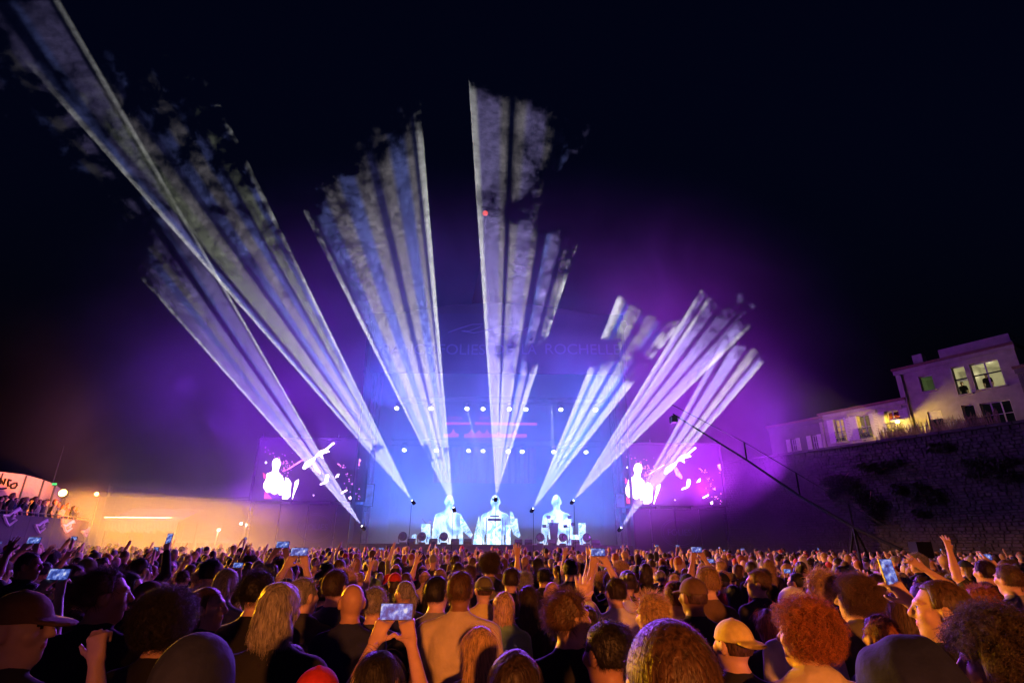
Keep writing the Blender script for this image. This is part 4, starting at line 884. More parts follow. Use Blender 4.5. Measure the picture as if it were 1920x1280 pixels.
# ------------------------------------------------------------------ people: bodies grown as one continuous surface from a distance field
SKIN, SHIRT, PANTS, SHOE, DARK_, LIP = 0, 1, 2, 3, 4, 5
class Field:
    """smooth union of capsules and ellipsoids sampled on a grid that is fine where it has to be, then meshed as one surface"""
    def __init__(s, xs, ys, zs):
        s.x, s.y, s.z = xs, ys, zs; s.F = np.full((len(xs), len(ys), len(zs)), 0.2, np.float32); s.B = np.full(s.F.shape, 9.0, np.float32); s.T = np.zeros(s.F.shape, np.int8); s.K = {}
    def _blk(s, lo, hi):
        out = []
        for ax, a, b in zip((s.x, s.y, s.z), lo, hi): out.append(slice(max(0, np.searchsorted(ax, a) - 1), min(len(ax), np.searchsorted(ax, b) + 1)))
        return tuple(out)
    def _put(s, sl, d, tagv, k):
        d = d.astype(np.float32); F = s.F[sl]; h = np.clip(0.5 + 0.5 * (F - d) / k, 0, 1); s.F[sl] = F * (1 - h) + d * h - k * h * (1 - h)
        q = 0 if tagv not in (SHIRT, PANTS) else tagv
        if q not in s.K: s.K[q] = np.full(s.F.shape, 0.3, np.float32)
        s.K[q][sl] = np.minimum(s.K[q][sl], d)
        B = s.B[sl]; m = d < B; s.T[sl] = np.where(m, tagv, s.T[sl]); s.B[sl] = np.minimum(B, d)
    def grid(s, sl): return np.meshgrid(s.x[sl[0]], s.y[sl[1]], s.z[sl[2]], indexing='ij', sparse=True)
    def cap(s, a, b, ra, rb, t, k=0.025, mg=0.05):
        a, b = np.array(a, float), np.array(b, float); r = max(ra, rb) + mg; sl = s._blk(np.minimum(a, b) - r, np.maximum(a, b) + r)
        if any(q.stop - q.start < 2 for q in sl): return
        X, Y, Z = s.grid(sl); d = b - a; L2 = max(d @ d, 1e-9); h = np.clip(((X - a[0]) * d[0] + (Y - a[1]) * d[1] + (Z - a[2]) * d[2]) / L2, 0, 1)
        D = np.sqrt((X - a[0] - d[0] * h) ** 2 + (Y - a[1] - d[1] * h) ** 2 + (Z - a[2] - d[2] * h) ** 2) - (ra + (rb - ra) * h); s._put(sl, D, t, k)
    def ell(s, c, r, t, k=0.025, Rm=None, mg=0.05, noise=None, cut=None):
        c = np.array(c, float); r = np.array(r, float); m = r.max() + mg; sl = s._blk(c - m, c + m)
        if any(q.stop - q.start < 2 for q in sl): return
        X, Y, Z = s.grid(sl); X, Y, Z = X - c[0], Y - c[1], Z - c[2]
        if Rm is not None: X, Y, Z = Rm[0][0] * X + Rm[1][0] * Y + Rm[2][0] * Z, Rm[0][1] * X + Rm[1][1] * Y + Rm[2][1] * Z, Rm[0][2] * X + Rm[1][2] * Y + Rm[2][2] * Z
        k0 = np.sqrt((X / r[0]) ** 2 + (Y / r[1]) ** 2 + (Z / r[2]) ** 2); k1 = np.sqrt((X / r[0] ** 2) ** 2 + (Y / r[1] ** 2) ** 2 + (Z / r[2] ** 2) ** 2) + 1e-9
        D = k0 * (k0 - 1) / k1
        if noise is not None: D = D + noise(X, Y, Z)
        if cut is not None: D = np.maximum(D, cut(X, Y, Z))
        s._put(sl, D, t, k)
    def mesh(s):
        F = s.F; I = F < 0; nx, ny, nz = F.shape; cs = np.zeros((nx - 1, ny - 1, nz - 1), np.int8)
        for i in (0, 1):
            for j in (0, 1):
                for k in (0, 1): cs += I[i:nx - 1 + i, j:ny - 1 + j, k:nz - 1 + k]
        act = (cs > 0) & (cs < 8); idx = np.argwhere(act); n = len(idx); vid = np.full(act.shape, -1, np.int64); vid[act] = np.arange(n)
        P = np.zeros((n, 3)); W = np.zeros(n); ax = (s.x, s.y, s.z)
        co = [(0, 0, 0), (1, 0, 0), (0, 1, 0), (1, 1, 0), (0, 0, 1), (1, 0, 1), (0, 1, 1), (1, 1, 1)]
        for a, b in ((0, 1), (2, 3), (4, 5), (6, 7), (0, 2), (1, 3), (4, 6), (5, 7), (0, 4), (1, 5), (2, 6), (3, 7)):
            ia = idx + co[a]; ib = idx + co[b]; fa = F[ia[:, 0], ia[:, 1], ia[:, 2]]; fb = F[ib[:, 0], ib[:, 1], ib[:, 2]]; m = (fa < 0) != (fb < 0)
            t = fa[m] / (fa[m] - fb[m])
            pa = np.stack([ax[q][ia[m, q]] for q in range(3)], 1); pb = np.stack([ax[q][ib[m, q]] for q in range(3)], 1); P[m] += pa + (pb - pa) * t[:, None]; W[m] += 1
        P /= W[:, None]; fs = []
        for q in range(3):
            o = [0, 1, 2]; o.remove(q); sl0 = [slice(None)] * 3; sl1 = [slice(None)] * 3; sl0[q] = slice(0, -1); sl1[q] = slice(1, None)
            A, Bm = I[tuple(sl0)], I[tuple(sl1)]; e = np.argwhere(A != Bm); e = e[(e[:, o[0]] > 0) & (e[:, o[1]] > 0) & (e[:, o[0]] < F.shape[o[0]] - 1) & (e[:, o[1]] < F.shape[o[1]] - 1)]
            u = np.zeros(3, int); u[o[0]] = 1; w = np.zeros(3, int); w[o[1]] = 1
            v = [vid[tuple((e - du).T)] for du in (u * 0, u, u + w, w)]; Q = np.stack(v, 1); flip = A[tuple(e.T)]
            if q == 1: flip = ~flip
            Q[~flip] = Q[~flip][:, ::-1]; fs.append(Q)
        Q = np.concatenate(fs); Q = Q[(Q >= 0).all(1)]
        tags = s.T[idx[:, 0], idx[:, 1], idx[:, 2]]
        s.idx = idx; return P, Q, tags
    def sample(s, q, P):
        K = s.K[q]; i = s.idx; o = 0; fr = [np.clip((P[:, a] - ax[i[:, a]]) / (ax[i[:, a] + 1] - ax[i[:, a]]), 0, 1) for a, ax in enumerate((s.x, s.y, s.z))]
        for a in (0, 1):
            for b in (0, 1):
                for c in (0, 1): o = o + K[i[:, 0] + a, i[:, 1] + b, i[:, 2] + c] * (fr[0] if a else 1 - fr[0]) * (fr[1] if b else 1 - fr[1]) * (fr[2] if c else 1 - fr[2])
        return o
def np_mesh(name, P, Q, mats, fmat=None, smooth=True):
    me = bpy.data.meshes.new(name); me.vertices.add(len(P)); me.vertices.foreach_set('co', np.asarray(P, np.float32).ravel())
    k = Q.shape[1]; me.loops.add(Q.size); me.loops.foreach_set('vertex_index', Q.ravel().astype(np.int32)); me.polygons.add(len(Q))
    me.polygons.foreach_set('loop_start', (np.arange(len(Q)) * k).astype(np.int32))
    for m in mats: me.materials.append(m)
    if fmat is not None: me.polygons.foreach_set('material_index', fmat.astype(np.int32))
    me.polygons.foreach_set('use_smooth', np.full(len(Q), smooth)); me.update(calc_edges=True); me.validate(); return me
def axis(lo, hi, coarse, fine, spans):
    out = [lo]
    while out[-1] < hi: out.append(out[-1] + (fine if any(a <= out[-1] <= b for a, b in spans) else coarse))
    return np.array(out)

# materials that people share; clothing and hair colours come from each object's own colour
def body_mat():
    """skin, shirt and trousers on one continuous body: the borders follow distance values stored on the mesh"""
    m = bpy.data.materials.new('body'); m.use_nodes = True; t = m.node_tree; b = t.nodes['Principled BSDF']; L = t.links.new
    tc = t.nodes.new('ShaderNodeTexCoord'); nz = t.nodes.new('ShaderNodeTexNoise'); nz.inputs['Scale'].default_value = 16; nz.inputs['Detail'].default_value = 6; L(tc.outputs['Object'], nz.inputs['Vector'])
    oi = t.nodes.new('ShaderNodeObjectInfo'); sk = ramp(t, oi.outputs['Random'], [(0, (0.16, 0.075, 0.04)), (0.1, (0.3, 0.16, 0.1)), (0.25, (0.46, 0.27, 0.18)), (1, (0.6, 0.39, 0.28))])
    def step(nm):
        a = t.nodes.new('ShaderNodeAttribute'); a.attribute_name = nm; r = t.nodes.new('ShaderNodeMapRange'); r.inputs[1].default_value = -0.0008; r.inputs[2].default_value = 0.0008; L(a.outputs['Fac'], r.inputs[0]); return r.outputs[0]
    ac, al = step('cloth'), step('legs')
    def mix(f, x, y):
        n = t.nodes.new('ShaderNodeMix'); n.data_type = 'RGBA'; L(f, n.inputs[0])
        for i, v in ((6, x), (7, y)):
            if isinstance(v, tuple): n.inputs[i].default_value = (*v, 1)
            else: L(v, n.inputs[i])
        return n.outputs[2]
    legs = mix(al, oi.outputs['Color'], (0.022, 0.025, 0.042)); mr = t.nodes.new('ShaderNodeMapRange'); mr.inputs[1].default_value = .3; mr.inputs[2].default_value = .7; mr.inputs[3].default_value = .9; mr.inputs[4].default_value = 1.1; L(nz.outputs['Fac'], mr.inputs[0])
    anyc = math_node(t, 'MAXIMUM', ac, al); col = mix(anyc, sk, legs); vm = nodes_new(t, 'ShaderNodeVectorMath', operation='SCALE'); L(col, vm.inputs[0]); L(mr.outputs[0], vm.inputs['Scale']); L(vm.outputs[0], b.inputs['Base Color'])
    L(math_node(t, 'ADD', math_node(t, 'MULTIPLY', anyc, 0.4), 0.5), b.inputs['Roughness']); b.inputs['Specular IOR Level'].default_value = 0.3
    bp = t.nodes.new('ShaderNodeBump'); bp.inputs['Distance'].default_value = 0.02; L(math_node(t, 'MULTIPLY', anyc, 0.45), bp.inputs['Strength']); L(nz.outputs['Fac'], bp.inputs['Height']); L(bp.outputs[0], b.inputs['Normal']); return m
M['body'] = body_mat()
M['shoe'] = mat('shoe', (0.03, 0.028, 0.026), 0.7)
M['eye'] = mat('eye', (0.02, 0.015, 0.012), 0.2, bump=0)
M['lip'] = mat('lip', (0.42, 0.14, 0.11), 0.5, bump=0)
def hair_mat(name, strands):
    """hair: streaks along the fall of the hair; strands differ one from the next"""
    m = bpy.data.materials.new(name); m.use_nodes = True; t = m.node_tree; b = t.nodes['Principled BSDF']; L = t.links.new; b.inputs['Roughness'].default_value = 0.5; b.inputs['Specular IOR Level'].default_value = 0.35
    oi = t.nodes.new('ShaderNodeObjectInfo'); tc = t.nodes.new('ShaderNodeTexCoord'); mp = t.nodes.new('ShaderNodeMapping'); mp.inputs['Scale'].default_value = (95, 95, 14); L(tc.outputs['Object'], mp.inputs['Vector'])
    nz = t.nodes.new('ShaderNodeTexNoise'); nz.inputs['Scale'].default_value = 1.0; nz.inputs['Detail'].default_value = 4; nz.inputs['Distortion'].default_value = 0.6; L(mp.outputs[0], nz.inputs['Vector'])
    mr = t.nodes.new('ShaderNodeMapRange'); mr.inputs[1].default_value = .32; mr.inputs[2].default_value = .68; mr.inputs[3].default_value = .25; mr.inputs[4].default_value = 1.35; L(nz.outputs['Fac'], mr.inputs[0]); k = mr.outputs[0]
    if strands:
        hi = t.nodes.new('ShaderNodeHairInfo'); k = math_node(t, 'ADD', math_node(t, 'MULTIPLY', hi.outputs['Random'], 1.5), 0.2)
    vm = nodes_new(t, 'ShaderNodeVectorMath', operation='SCALE'); L(oi.outputs['Color'], vm.inputs[0]); L(k, vm.inputs['Scale']); L(vm.outputs[0], b.inputs['Base Color'])
    if not strands: bp = t.nodes.new('ShaderNodeBump'); bp.inputs['Strength'].default_value = .6; bp.inputs['Distance'].default_value = .012; L(nz.outputs['Fac'], bp.inputs['Height']); L(bp.outputs[0], b.inputs['Normal'])
    return m
M['hair'] = hair_mat('hair', False); M['strand'] = hair_mat('hair_strand', True)
M['capcloth'] = mat('cap_cloth', rough=0.85, var=0.15, scale=30, bump=0.25, objcol=True, spec=0.2)
PM = [M['body'], M['shoe'], M['eye'], M['lip']]
HEADC = np.array((0.0, 0.0, 1.635))
def Rz(a): c, s = math.cos(a), math.sin(a); return np.array(((c, -s, 0), (s, c, 0), (0, 0, 1)))
def Rx(a): c, s = math.cos(a), math.sin(a); return np.array(((1, 0, 0), (0, c, -s), (0, s, c)))
def unit(v): v = np.array(v, float); return v / (np.linalg.norm(v) + 1e-9)
def hand(f, w, d, up, side, curl=0.35, spread=0.2, t=SKIN, k=0.006):
    """palm, four fingers of different lengths and a thumb; w wrist, d forearm direction, up = back of hand normal"""
    d = unit(d); n = unit(np.array(up) - d * np.dot(up, d)); s = np.cross(d, n) * side; w = np.array(w)
    pc = w + d * 0.05
    for q in (-0.026, -0.009, 0.009, 0.026): f.cap(w + d * 0.012 + s * q * 0.7, w + d * 0.09 + s * q, 0.014, 0.0125, t, 0.015)
    for i, (q, L) in enumerate(((-0.03, 0.07), (-0.0105, 0.083), (0.0105, 0.078), (0.03, 0.06))):
        b0 = w + d * 0.09 + s * q; fd = unit(d + s * q * spread * 22); c1 = curl * (0.6 + 0.15 * i)
        d1 = unit(fd * math.cos(c1) - n * math.sin(c1)); p1 = b0 + d1 * L * 0.5; d2 = unit(fd * math.cos(c1 * 2.3) - n * math.sin(c1 * 2.3)); p2 = p1 + d2 * L * 0.5
        f.cap(b0, p1, 0.0098, 0.009, t, k); f.cap(p1, p2, 0.009, 0.0075, t, k)
    b0 = w + d * 0.025 - s * 0.022; td = unit(d * 0.6 - s * 0.75 - n * 0.25); p1 = b0 + td * 0.045; p2 = p1 + unit(td + d * 0.6) * 0.032
    f.cap(b0, p1, 0.014, 0.0105, t, k); f.cap(p1, p2, 0.0105, 0.0085, t, k)
POSES = {  # elbow and wrist offsets from the shoulder for one arm (side +1 = right), forearm/hand detail
 'down': ((0.05, -0.02, -0.29), (0.03, 0.06, -0.54), 0.5, 0.15),
 'fold': ((0.04, 0.02, -0.28), (-0.12, 0.22, -0.26), 0.6, 0.1),
 'up': ((0.08, 0.10, 0.20), (0.02, 0.16, 0.46), 0.2, 0.5),
 'wave': ((0.20, 0.06, 0.10), (0.22, 0.12, 0.36), 0.15, 0.6),
 'phone': ((0.05, 0.24, -0.02), (-0.08, 0.34, 0.22), 0.9, 0.1),
 'phonehigh': ((0.02, 0.20, 0.18), (-0.09, 0.28, 0.44), 0.9, 0.1),
 'phonemid': ((0.06, 0.22, -0.03), (-0.06, 0.33, 0.24), 0.9, 0.1),
 'phonetop': ((0.04, 0.21, 0.06), (-0.07, 0.31, 0.34), 0.9, 0.1),
 'fist': ((0.06, 0.22, -0.16), (-0.02, 0.24, 0.10), 1.3, 0.05),
 'clap': ((0.08, 0.16, -0.18), (-0.12, 0.34, 0.06), 0.2, 0.2),
 'hold': ((0.05, 0.1, -0.25), (-0.05, 0.3, -0.12), 0.8, 0.1),
 'reach': ((0.14, 0.18, 0.12), (0.3, 0.34, 0.32), 0.25, 0.4),
}
WRIST = {}
def body(name, left='down', right='down', yaw=0.0, tilt=0.0, build=1.0, sleeve='short', female=False, hood=False, fine=0.0085, legs=True, collar=False):
    """one person facing +Y, 1.75 m tall, feet on z = 0"""
    b = build; sh = 0.178 * (0.9 if female else 1.0) * b; tops = 1.76
    zs_sp = [(1.38, 1.78)]; xs_sp = [(-0.11, 0.11)]; pos = {}
    for side, p in ((-1, left), (1, right)):
        e, w, cu, spd = POSES[p]; S0 = np.array((side * sh, 0, 1.392)); E = S0 + np.array((e[0] * side, e[1], e[2])); Wp = S0 + np.array((w[0] * side, w[1], w[2])); pos[side] = (S0, E, Wp, cu, spd)
        if w[2] > -0.1: zs_sp.append((Wp[2] - 0.06, Wp[2] + 0.2)); xs_sp.append((Wp[0] - 0.12, Wp[0] + 0.12)); tops = max(tops, Wp[2] + 0.24)
    xw = max(0.42, *[abs(q[2][0]) + 0.16 for q in pos.values()]); f = Field(axis(-xw, xw, 0.017, fine, xs_sp), axis(-0.24, 0.6, 0.017, fine, [(-0.12, 0.17)] + [(q[2][1] - 0.1, q[2][1] + 0.1) for q in pos.values() if q[2][2] > 1.3]), axis(-0.03 if legs else 0.9, tops + 0.03, 0.02, fine, zs_sp))
    hips = 0.168 * b * (1.05 if female else 0.97)
    if legs:
        for s in (-1, 1):
            f.cap((s * 0.085, 0, 0.9), (s * 0.105, 0.01, 0.5), 0.092 * b, 0.064, PANTS); f.cap((s * 0.105, 0.01, 0.5), (s * 0.115, -0.01, 0.1), 0.064, 0.05, PANTS)
            f.ell((s * 0.118, 0.05, 0.045), (0.046, 0.13, 0.045), SHOE, 0.02)
    f.ell((0, 0, 0.95), (hips, 0.12 * b, 0.15), PANTS, 0.04)
    f.ell((0, 0.0, 1.09), (0.152 * b * (0.9 if female else 1), 0.112 * b, 0.2), SHIRT, 0.05); f.ell((0, 0.0, 1.275), (0.178 * b * (0.92 if female else 1), 0.12 * b, 0.19), SHIRT, 0.05)
    f.cap((-sh * 0.86, -0.005, 1.395), (sh * 0.86, -0.005, 1.395), 0.062, 0.062, SHIRT, 0.05)
    f.cap((0, -0.018, 1.487), (-sh * 0.8, -0.005, 1.415), 0.052, 0.05, SHIRT, 0.05); f.cap((0, -0.018, 1.487), (sh * 0.8, -0.005, 1.415), 0.052, 0.05, SHIRT, 0.05)
    for s in (-1, 1): f.ell((s * 0.08, -0.07, 1.3), (0.075, 0.06, 0.13), SHIRT, 0.05)
    if female:
        for s in (-1, 1): f.ell((s * 0.075, 0.09, 1.27), (0.07, 0.06, 0.07), SHIRT, 0.04)
    if collar: f.cap((-0.05, -0.055, 1.49), (0.05, -0.055, 1.49), 0.04, 0.04, SHIRT, 0.04); f.cap((-0.08, -0.01, 1.475), (0.08, -0.01, 1.475), 0.04, 0.04, SHIRT, 0.04)
    nk = 0.056 if not female else 0.047
    H = HEADC; f.cap((0, -0.004, 1.5), (0, 0.002, 1.58), nk - 0.002, nk - 0.003, SKIN, 0.03); f.cap((0, 0.03, 1.44), (0, 0.01, 1.5), nk - 0.012, nk - 0.006, SKIN, 0.03)
    Rm = Rz(yaw) @ Rx(tilt); piv = np.array((0, 0, 1.56)); P = lambda p: piv + Rm @ (np.array(p) - piv)
    def E(c, r, t=SKIN, k=0.02): f.ell(P(c), r, t, k, Rm)
    E((0, 0.0, 1.655), (0.075, 0.095, 0.095)); E((0, 0.045, 1.59), (0.056, 0.058, 0.075), k=0.035); E((0, 0.075, 1.545), (0.028, 0.025, 0.022), k=0.03)
    E((0, 0.085, 1.672), (0.055, 0.02, 0.012), k=0.015)
    f.cap(P((0, 0.1, 1.66)), P((0, 0.124, 1.622)), 0.0085, 0.013, SKIN, 0.012); E((0, 0.108, 1.617), (0.018, 0.013, 0.01), k=0.008)
    E((0, 0.1, 1.59), (0.023, 0.012, 0.007), LIP, 0.008); E((0, 0.098, 1.579), (0.02, 0.012, 0.007), LIP, 0.008)
    for s in (-1, 1):
        E((s * 0.032, 0.086, 1.648), (0.014, 0.011, 0.008), DARK_, 0.006); E((s * 0.045, 0.075, 1.622), (0.025, 0.02, 0.02), k=0.025)
        E((s * 0.079, 0.0, 1.637), (0.011, 0.021, 0.032), k=0.012); E((s * 0.077, 0.006, 1.612), (0.009, 0.011, 0.012), k=0.01)
    for side, (S0, El, Wp, cu, spd) in pos.items():
        up = unit(El - S0); fo = unit(Wp - El); r = 0.047 * (0.85 if female else 1) * (0.5 + 0.5 * b)
        f.cap(S0, El, r + 0.006, r - 0.006, SKIN, 0.03); mid = El + (Wp - El) * 0.35; f.cap(El, mid, r - 0.006, r - 0.004, SKIN, 0.02); f.cap(mid, Wp, r - 0.004, 0.026, SKIN, 0.02)
        if sleeve == 'short': f.cap(S0, S0 + (El - S0) * 0.62, 0.066, 0.062, SHIRT, 0.02)
        elif sleeve == 'long': f.cap(S0, El, 0.068, 0.058, SHIRT, 0.03); f.cap(El, El + (Wp - El) * 0.9, 0.056, 0.042, SHIRT, 0.02)
        else: f.cap(S0, S0 + (El - S0) * 0.1, 0.06, 0.055, SHIRT, 0.02)
        nrm = np.array((0, -1, 0.15)) if Wp[2] > 1.4 else np.array((side * 0.8, -0.3, 0.4)); hand(f, Wp, fo, nrm, side, cu, spd)
        WRIST[(name, side)] = Wp + fo * 0.1
    P_, Q, T = f.mesh(); ka, kb, kc = f.sample(0, P_), f.sample(SHIRT, P_), f.sample(PANTS, P_)
    # soft cloth folds on the shirt
    m = T == SHIRT; ph = P_[:, 2] * 46 + np.sin(P_[:, 0] * 19) * 2.2 + np.sin(P_[:, 1] * 23) * 1.7; am = 0.0035 * np.sin(ph) * np.clip((1.42 - P_[:, 2]) * 5, 0, 1); P_[m, 1] += am[m] * np.sign(P_[m, 1]); P_[m, 0] += am[m] * 0.5
    fm = np.sort(T[Q], axis=1)[:, 1]; fm = np.where(fm <= PANTS, 0, fm - PANTS)
    me = np_mesh(name, P_, Q, PM, fm)
    for nm, val in (('cloth', ka - kb), ('legs', np.minimum(ka, kb) - kc)): me.attributes.new(nm, 'FLOAT', 'POINT').data.foreach_set('value', val.astype(np.float32))
    return me

# ---- hair: a shaped cap plus strands, in head space (origin at the head centre)
def noise3(sc, amp, seed):
    r = np.random.default_rng(seed); ks = r.normal(size=(7, 3)) * sc; ph = r.uniform(0, 6.28, 7)
    def fn(X, Y, Z):
        o = 0
        for k, p in zip(ks, ph): o = o + np.sin(k[0] * X + k[1] * Y + k[2] * Z + p)
        return o * amp / 3
    return fn
def hair_cap(kind, seed=0):
    f = Field(axis(-0.2, 0.2, 0.009, 0.009, []), axis(-0.24, 0.2, 0.009, 0.009, []), axis(-0.5 if kind in ('long', 'pony') else -0.26, 0.26, 0.009, 0.009, []))
    face = lambda zf, zb, slope=0.9: (lambda X, Y, Z: np.maximum(np.minimum(Y * 0 + (zf - Z), (Y - (-0.03)) * slope + (zb - Z) * 0.6), zb - Z))
    hl = lambda X, Y, Z: np.where(Y > 0.045, 0.062 - Z, np.where(Y > -0.015, -0.005 - Z, -0.062 - Z + 0 * X))     # hairline: front, sides, nape
    lo = lambda zz: (lambda X, Y, Z: np.where(Y > 0.035, 0.055 - Z, zz - Z + 0 * X))
    if kind == 'short': f.ell((0, -0.004, 0.024), (0.087, 0.106, 0.105), 0, 0.005, noise=noise3(70, 0.0035, seed), cut=hl)
    elif kind == 'buzz': f.ell((0, -0.004, 0.0225), (0.085, 0.1045, 0.1035), 0, 0.005, cut=hl)
    elif kind == 'tousled': f.ell((0, -0.006, 0.03), (0.09, 0.108, 0.11), 0, 0.005, noise=noise3(60, 0.008, seed), cut=hl)
    elif kind == 'curly': f.ell((0, -0.015, 0.035), (0.112, 0.122, 0.118), 0, 0.01, noise=noise3(75, 0.011, seed), cut=lambda X, Y, Z: np.where(Y > 0.075, 0.03 - Z, -0.085 - Z + 0 * X))
    elif kind == 'afro': f.ell((0, -0.02, 0.04), (0.135, 0.14, 0.135), 0, 0.01, noise=noise3(70, 0.012, seed), cut=lambda X, Y, Z: np.where(Y > 0.085, 0.03 - Z, -0.12 - Z + 0 * X))
    elif kind == 'bob':
        f.ell((0, -0.008, 0.024), (0.087, 0.106, 0.103), 0, 0.01, noise=noise3(60, 0.004, seed), cut=lo(-0.03)); f.ell((0, -0.045, -0.05), (0.088, 0.066, 0.105), 0, 0.03, noise=noise3(60, 0.006, seed + 1))
    elif kind == 'long':
        f.ell((0, -0.008, 0.024), (0.086, 0.105, 0.102), 0, 0.01, noise=noise3(60, 0.004, seed), cut=lo(-0.03)); f.ell((0, -0.055, -0.07), (0.087, 0.06, 0.13), 0, 0.03); f.ell((0, -0.085, -0.21), (0.092, 0.042, 0.17), 0, 0.04, noise=noise3(50, 0.008, seed + 1))
    elif kind == 'bun':
        f.ell((0, -0.004, 0.0235), (0.086, 0.105, 0.104), 0, 0.005, noise=noise3(60, 0.002, seed), cut=hl); f.ell((0, -0.09, 0.075), (0.045, 0.04, 0.042), 0, 0.015, noise=noise3(80, 0.005, seed))
    elif kind == 'pony':
        f.ell((0, -0.004, 0.0235), (0.086, 0.105, 0.104), 0, 0.005, noise=noise3(60, 0.002, seed), cut=hl); f.cap((0, -0.1, 0.04), (0, -0.14, -0.03), 0.03, 0.036, 0, 0.02); f.cap((0, -0.14, -0.03), (0, -0.13, -0.22), 0.036, 0.015, 0, 0.02)
    elif kind == 'fringe_ring':
        f.ell((0, -0.004, 0.018), (0.087, 0.105, 0.095), 0, 0.005, noise=noise3(60, 0.003, seed), cut=lambda X, Y, Z: np.maximum(hl(X, Y, Z), Z - 0.045))
    P_, Q, T = f.mesh(); return np_mesh('hair', P_, Q, [M['hair']])
SPEC = {'short': (3800, 0.026, 4, 0.32, 0.0), 'buzz': (9000, 0.016, 3, 0.22, 0.0), 'tousled': (2600, 0.045, 5, 0.55, 0.25), 'curly': (4200, 0.045, 10, 0.8, 1.0), 'afro': (5200, 0.05, 10, 0.85, 1.0), 'bob': (3200, 0.05, 6, 0.05, 0.1), 'long': (3400, 0.11, 6, 0.04, 0.08), 'bun': (800, 0.03, 4, 0.1, 0.1), 'pony': (1100, 0.06, 5, 0.1, 0.1), 'fringe_ring': (700, 0.022, 4, 0.4, 0.1)}
def hair_strands(kind, me, seed):
    n, Ln, k, lift, curl = SPEC[kind]; r = np.random.default_rng(seed); nv = len(me.vertices); co = np.zeros(nv * 3, np.float32); me.vertices.foreach_get('co', co); co = co.reshape(-1, 3); no = np.zeros(nv * 3, np.float32); me.vertex_normals.foreach_get('vector', no); no = no.reshape(-1, 3)
    ok = np.argwhere(~((co[:, 1] > 0.05) & (co[:, 2] < 0.06)))[:, 0]; i = ok[r.integers(0, len(ok), n)]; p = co[i] - no[i] * 0.004; nn = no[i]; down = np.array((0, -0.25, -1.0)) if kind not in ('short', 'tousled', 'buzz') else np.array((0, -0.9, -0.35))
    fl = down - nn * (nn @ down)[:, None] + r.normal(size=(n, 3)) * (0.35 if lift > 0.3 else 0.1); fl /= np.linalg.norm(fl, axis=1)[:, None] + 1e-6
    d = fl * (1 - lift) + nn * lift + r.normal(size=(n, 3)) * (0.12 if lift > 0.3 else 0.04); d /= np.linalg.norm(d, axis=1)[:, None]; L = Ln * r.uniform(0.5, 1.2, n); pts = np.zeros((n, k, 3)); q = p.copy(); a = np.cross(d, nn + 0.01); a /= np.linalg.norm(a, axis=1)[:, None] + 1e-6; b2 = np.cross(d, a); ph = r.uniform(0, 6.28, n)
    for j in range(k):
        t = j / (k - 1); off = 0
        if curl > 0.5: rad = 0.009; off = (a * np.cos(ph + t * 11)[:, None] + b2 * np.sin(ph + t * 11)[:, None]) * rad
        elif curl: off = a * (np.sin(ph + t * 4) * 0.012 * curl * t)[:, None]
        pts[:, j] = q + off; q = q + d * (L / (k - 1))[:, None]; d = d + np.array((0, 0, -0.5 if lift < 0.3 else -0.1)) * (0.6 if kind != 'buzz' else 0); d /= np.linalg.norm(d, axis=1)[:, None]
    h = bpy.data.hair_curves.new('hair_strands'); h.add_curves([k] * n); h.attributes['position'].data.foreach_set('vector', pts.reshape(-1).astype(np.float32))
    ra = h.attributes.get('radius') or h.attributes.new('radius', 'FLOAT', 'POINT'); base = 0.00045 if kind == 'buzz' else 0.0007 if curl < 0.5 else 0.0008; rad = np.tile(base * np.linspace(1, 0.4, k), n); ra.data.foreach_set('value', rad.astype(np.float32)); h.materials.append(M['strand']); return h
HAIR = {}
def hair_data(kind, v=0):
    if (kind, v) not in HAIR:
        me = hair_cap(kind, 10 * v + 1); HAIR[(kind, v)] = (me, hair_strands(kind, me, v + 5))
    return HAIR[(kind, v)]
def cap_mesh(style):
    f = Field(axis(-0.13, 0.13, 0.008, 0.008, []), axis(-0.17, 0.22, 0.008, 0.008, []), axis(-0.18, 0.18, 0.008, 0.008, [])); fl = lambda z0: (lambda X, Y, Z: z0 - Z + 0 * X)
    if style in ('cap', 'cap_back'):
        s = 1 if style == 'cap' else -1; f.ell((0, -0.003, 0.03), (0.089, 0.108, 0.1), 0, 0.004, cut=fl(-0.002)); f.ell((0, s * 0.115, 0.028), (0.075, 0.08, 0.012), 0, 0.01, Rm=Rx(s * -0.16)); f.ell((0, -0.003, 0.131), (0.01, 0.01, 0.006), 0, 0.003)
    elif style == 'beanie': f.ell((0, -0.006, 0.03), (0.09, 0.108, 0.115), 0, 0.004, noise=noise3(50, 0.002, 2), cut=fl(-0.02)); f.ell((0, -0.006, 0.012), (0.092, 0.11, 0.03), 0, 0.006)
    elif style == 'bucket': f.ell((0, -0.004, 0.04), (0.092, 0.11, 0.09), 0, 0.01, cut=fl(-0.03)); f.ell((0, 0, 0.005), (0.135, 0.15, 0.022), 0, 0.02)
    elif style == 'hood': f.ell((0, -0.02, 0.01), (0.118, 0.13, 0.142), 0, 0.01, noise=noise3(28, 0.007, 4), cut=lambda X, Y, Z: Y - 0.075); f.ell((0, -0.05, -0.1), (0.12, 0.1, 0.07), 0, 0.05, noise=noise3(30, 0.006, 5))
    P_, Q, T = f.mesh(); return np_mesh(style, P_, Q, [M['capcloth']])
CAPS = {}
def cap_data(s):
    if s not in CAPS: CAPS[s] = cap_mesh(s)
    return CAPS[s]
BODIES = {}
def get_body(**kw):
    key = tuple(sorted(kw.items()))
    if key not in BODIES: BODIES[key] = (body('person_%d' % len(BODIES), **kw), 'person_%d' % len(BODIES))
    return BODIES[key]

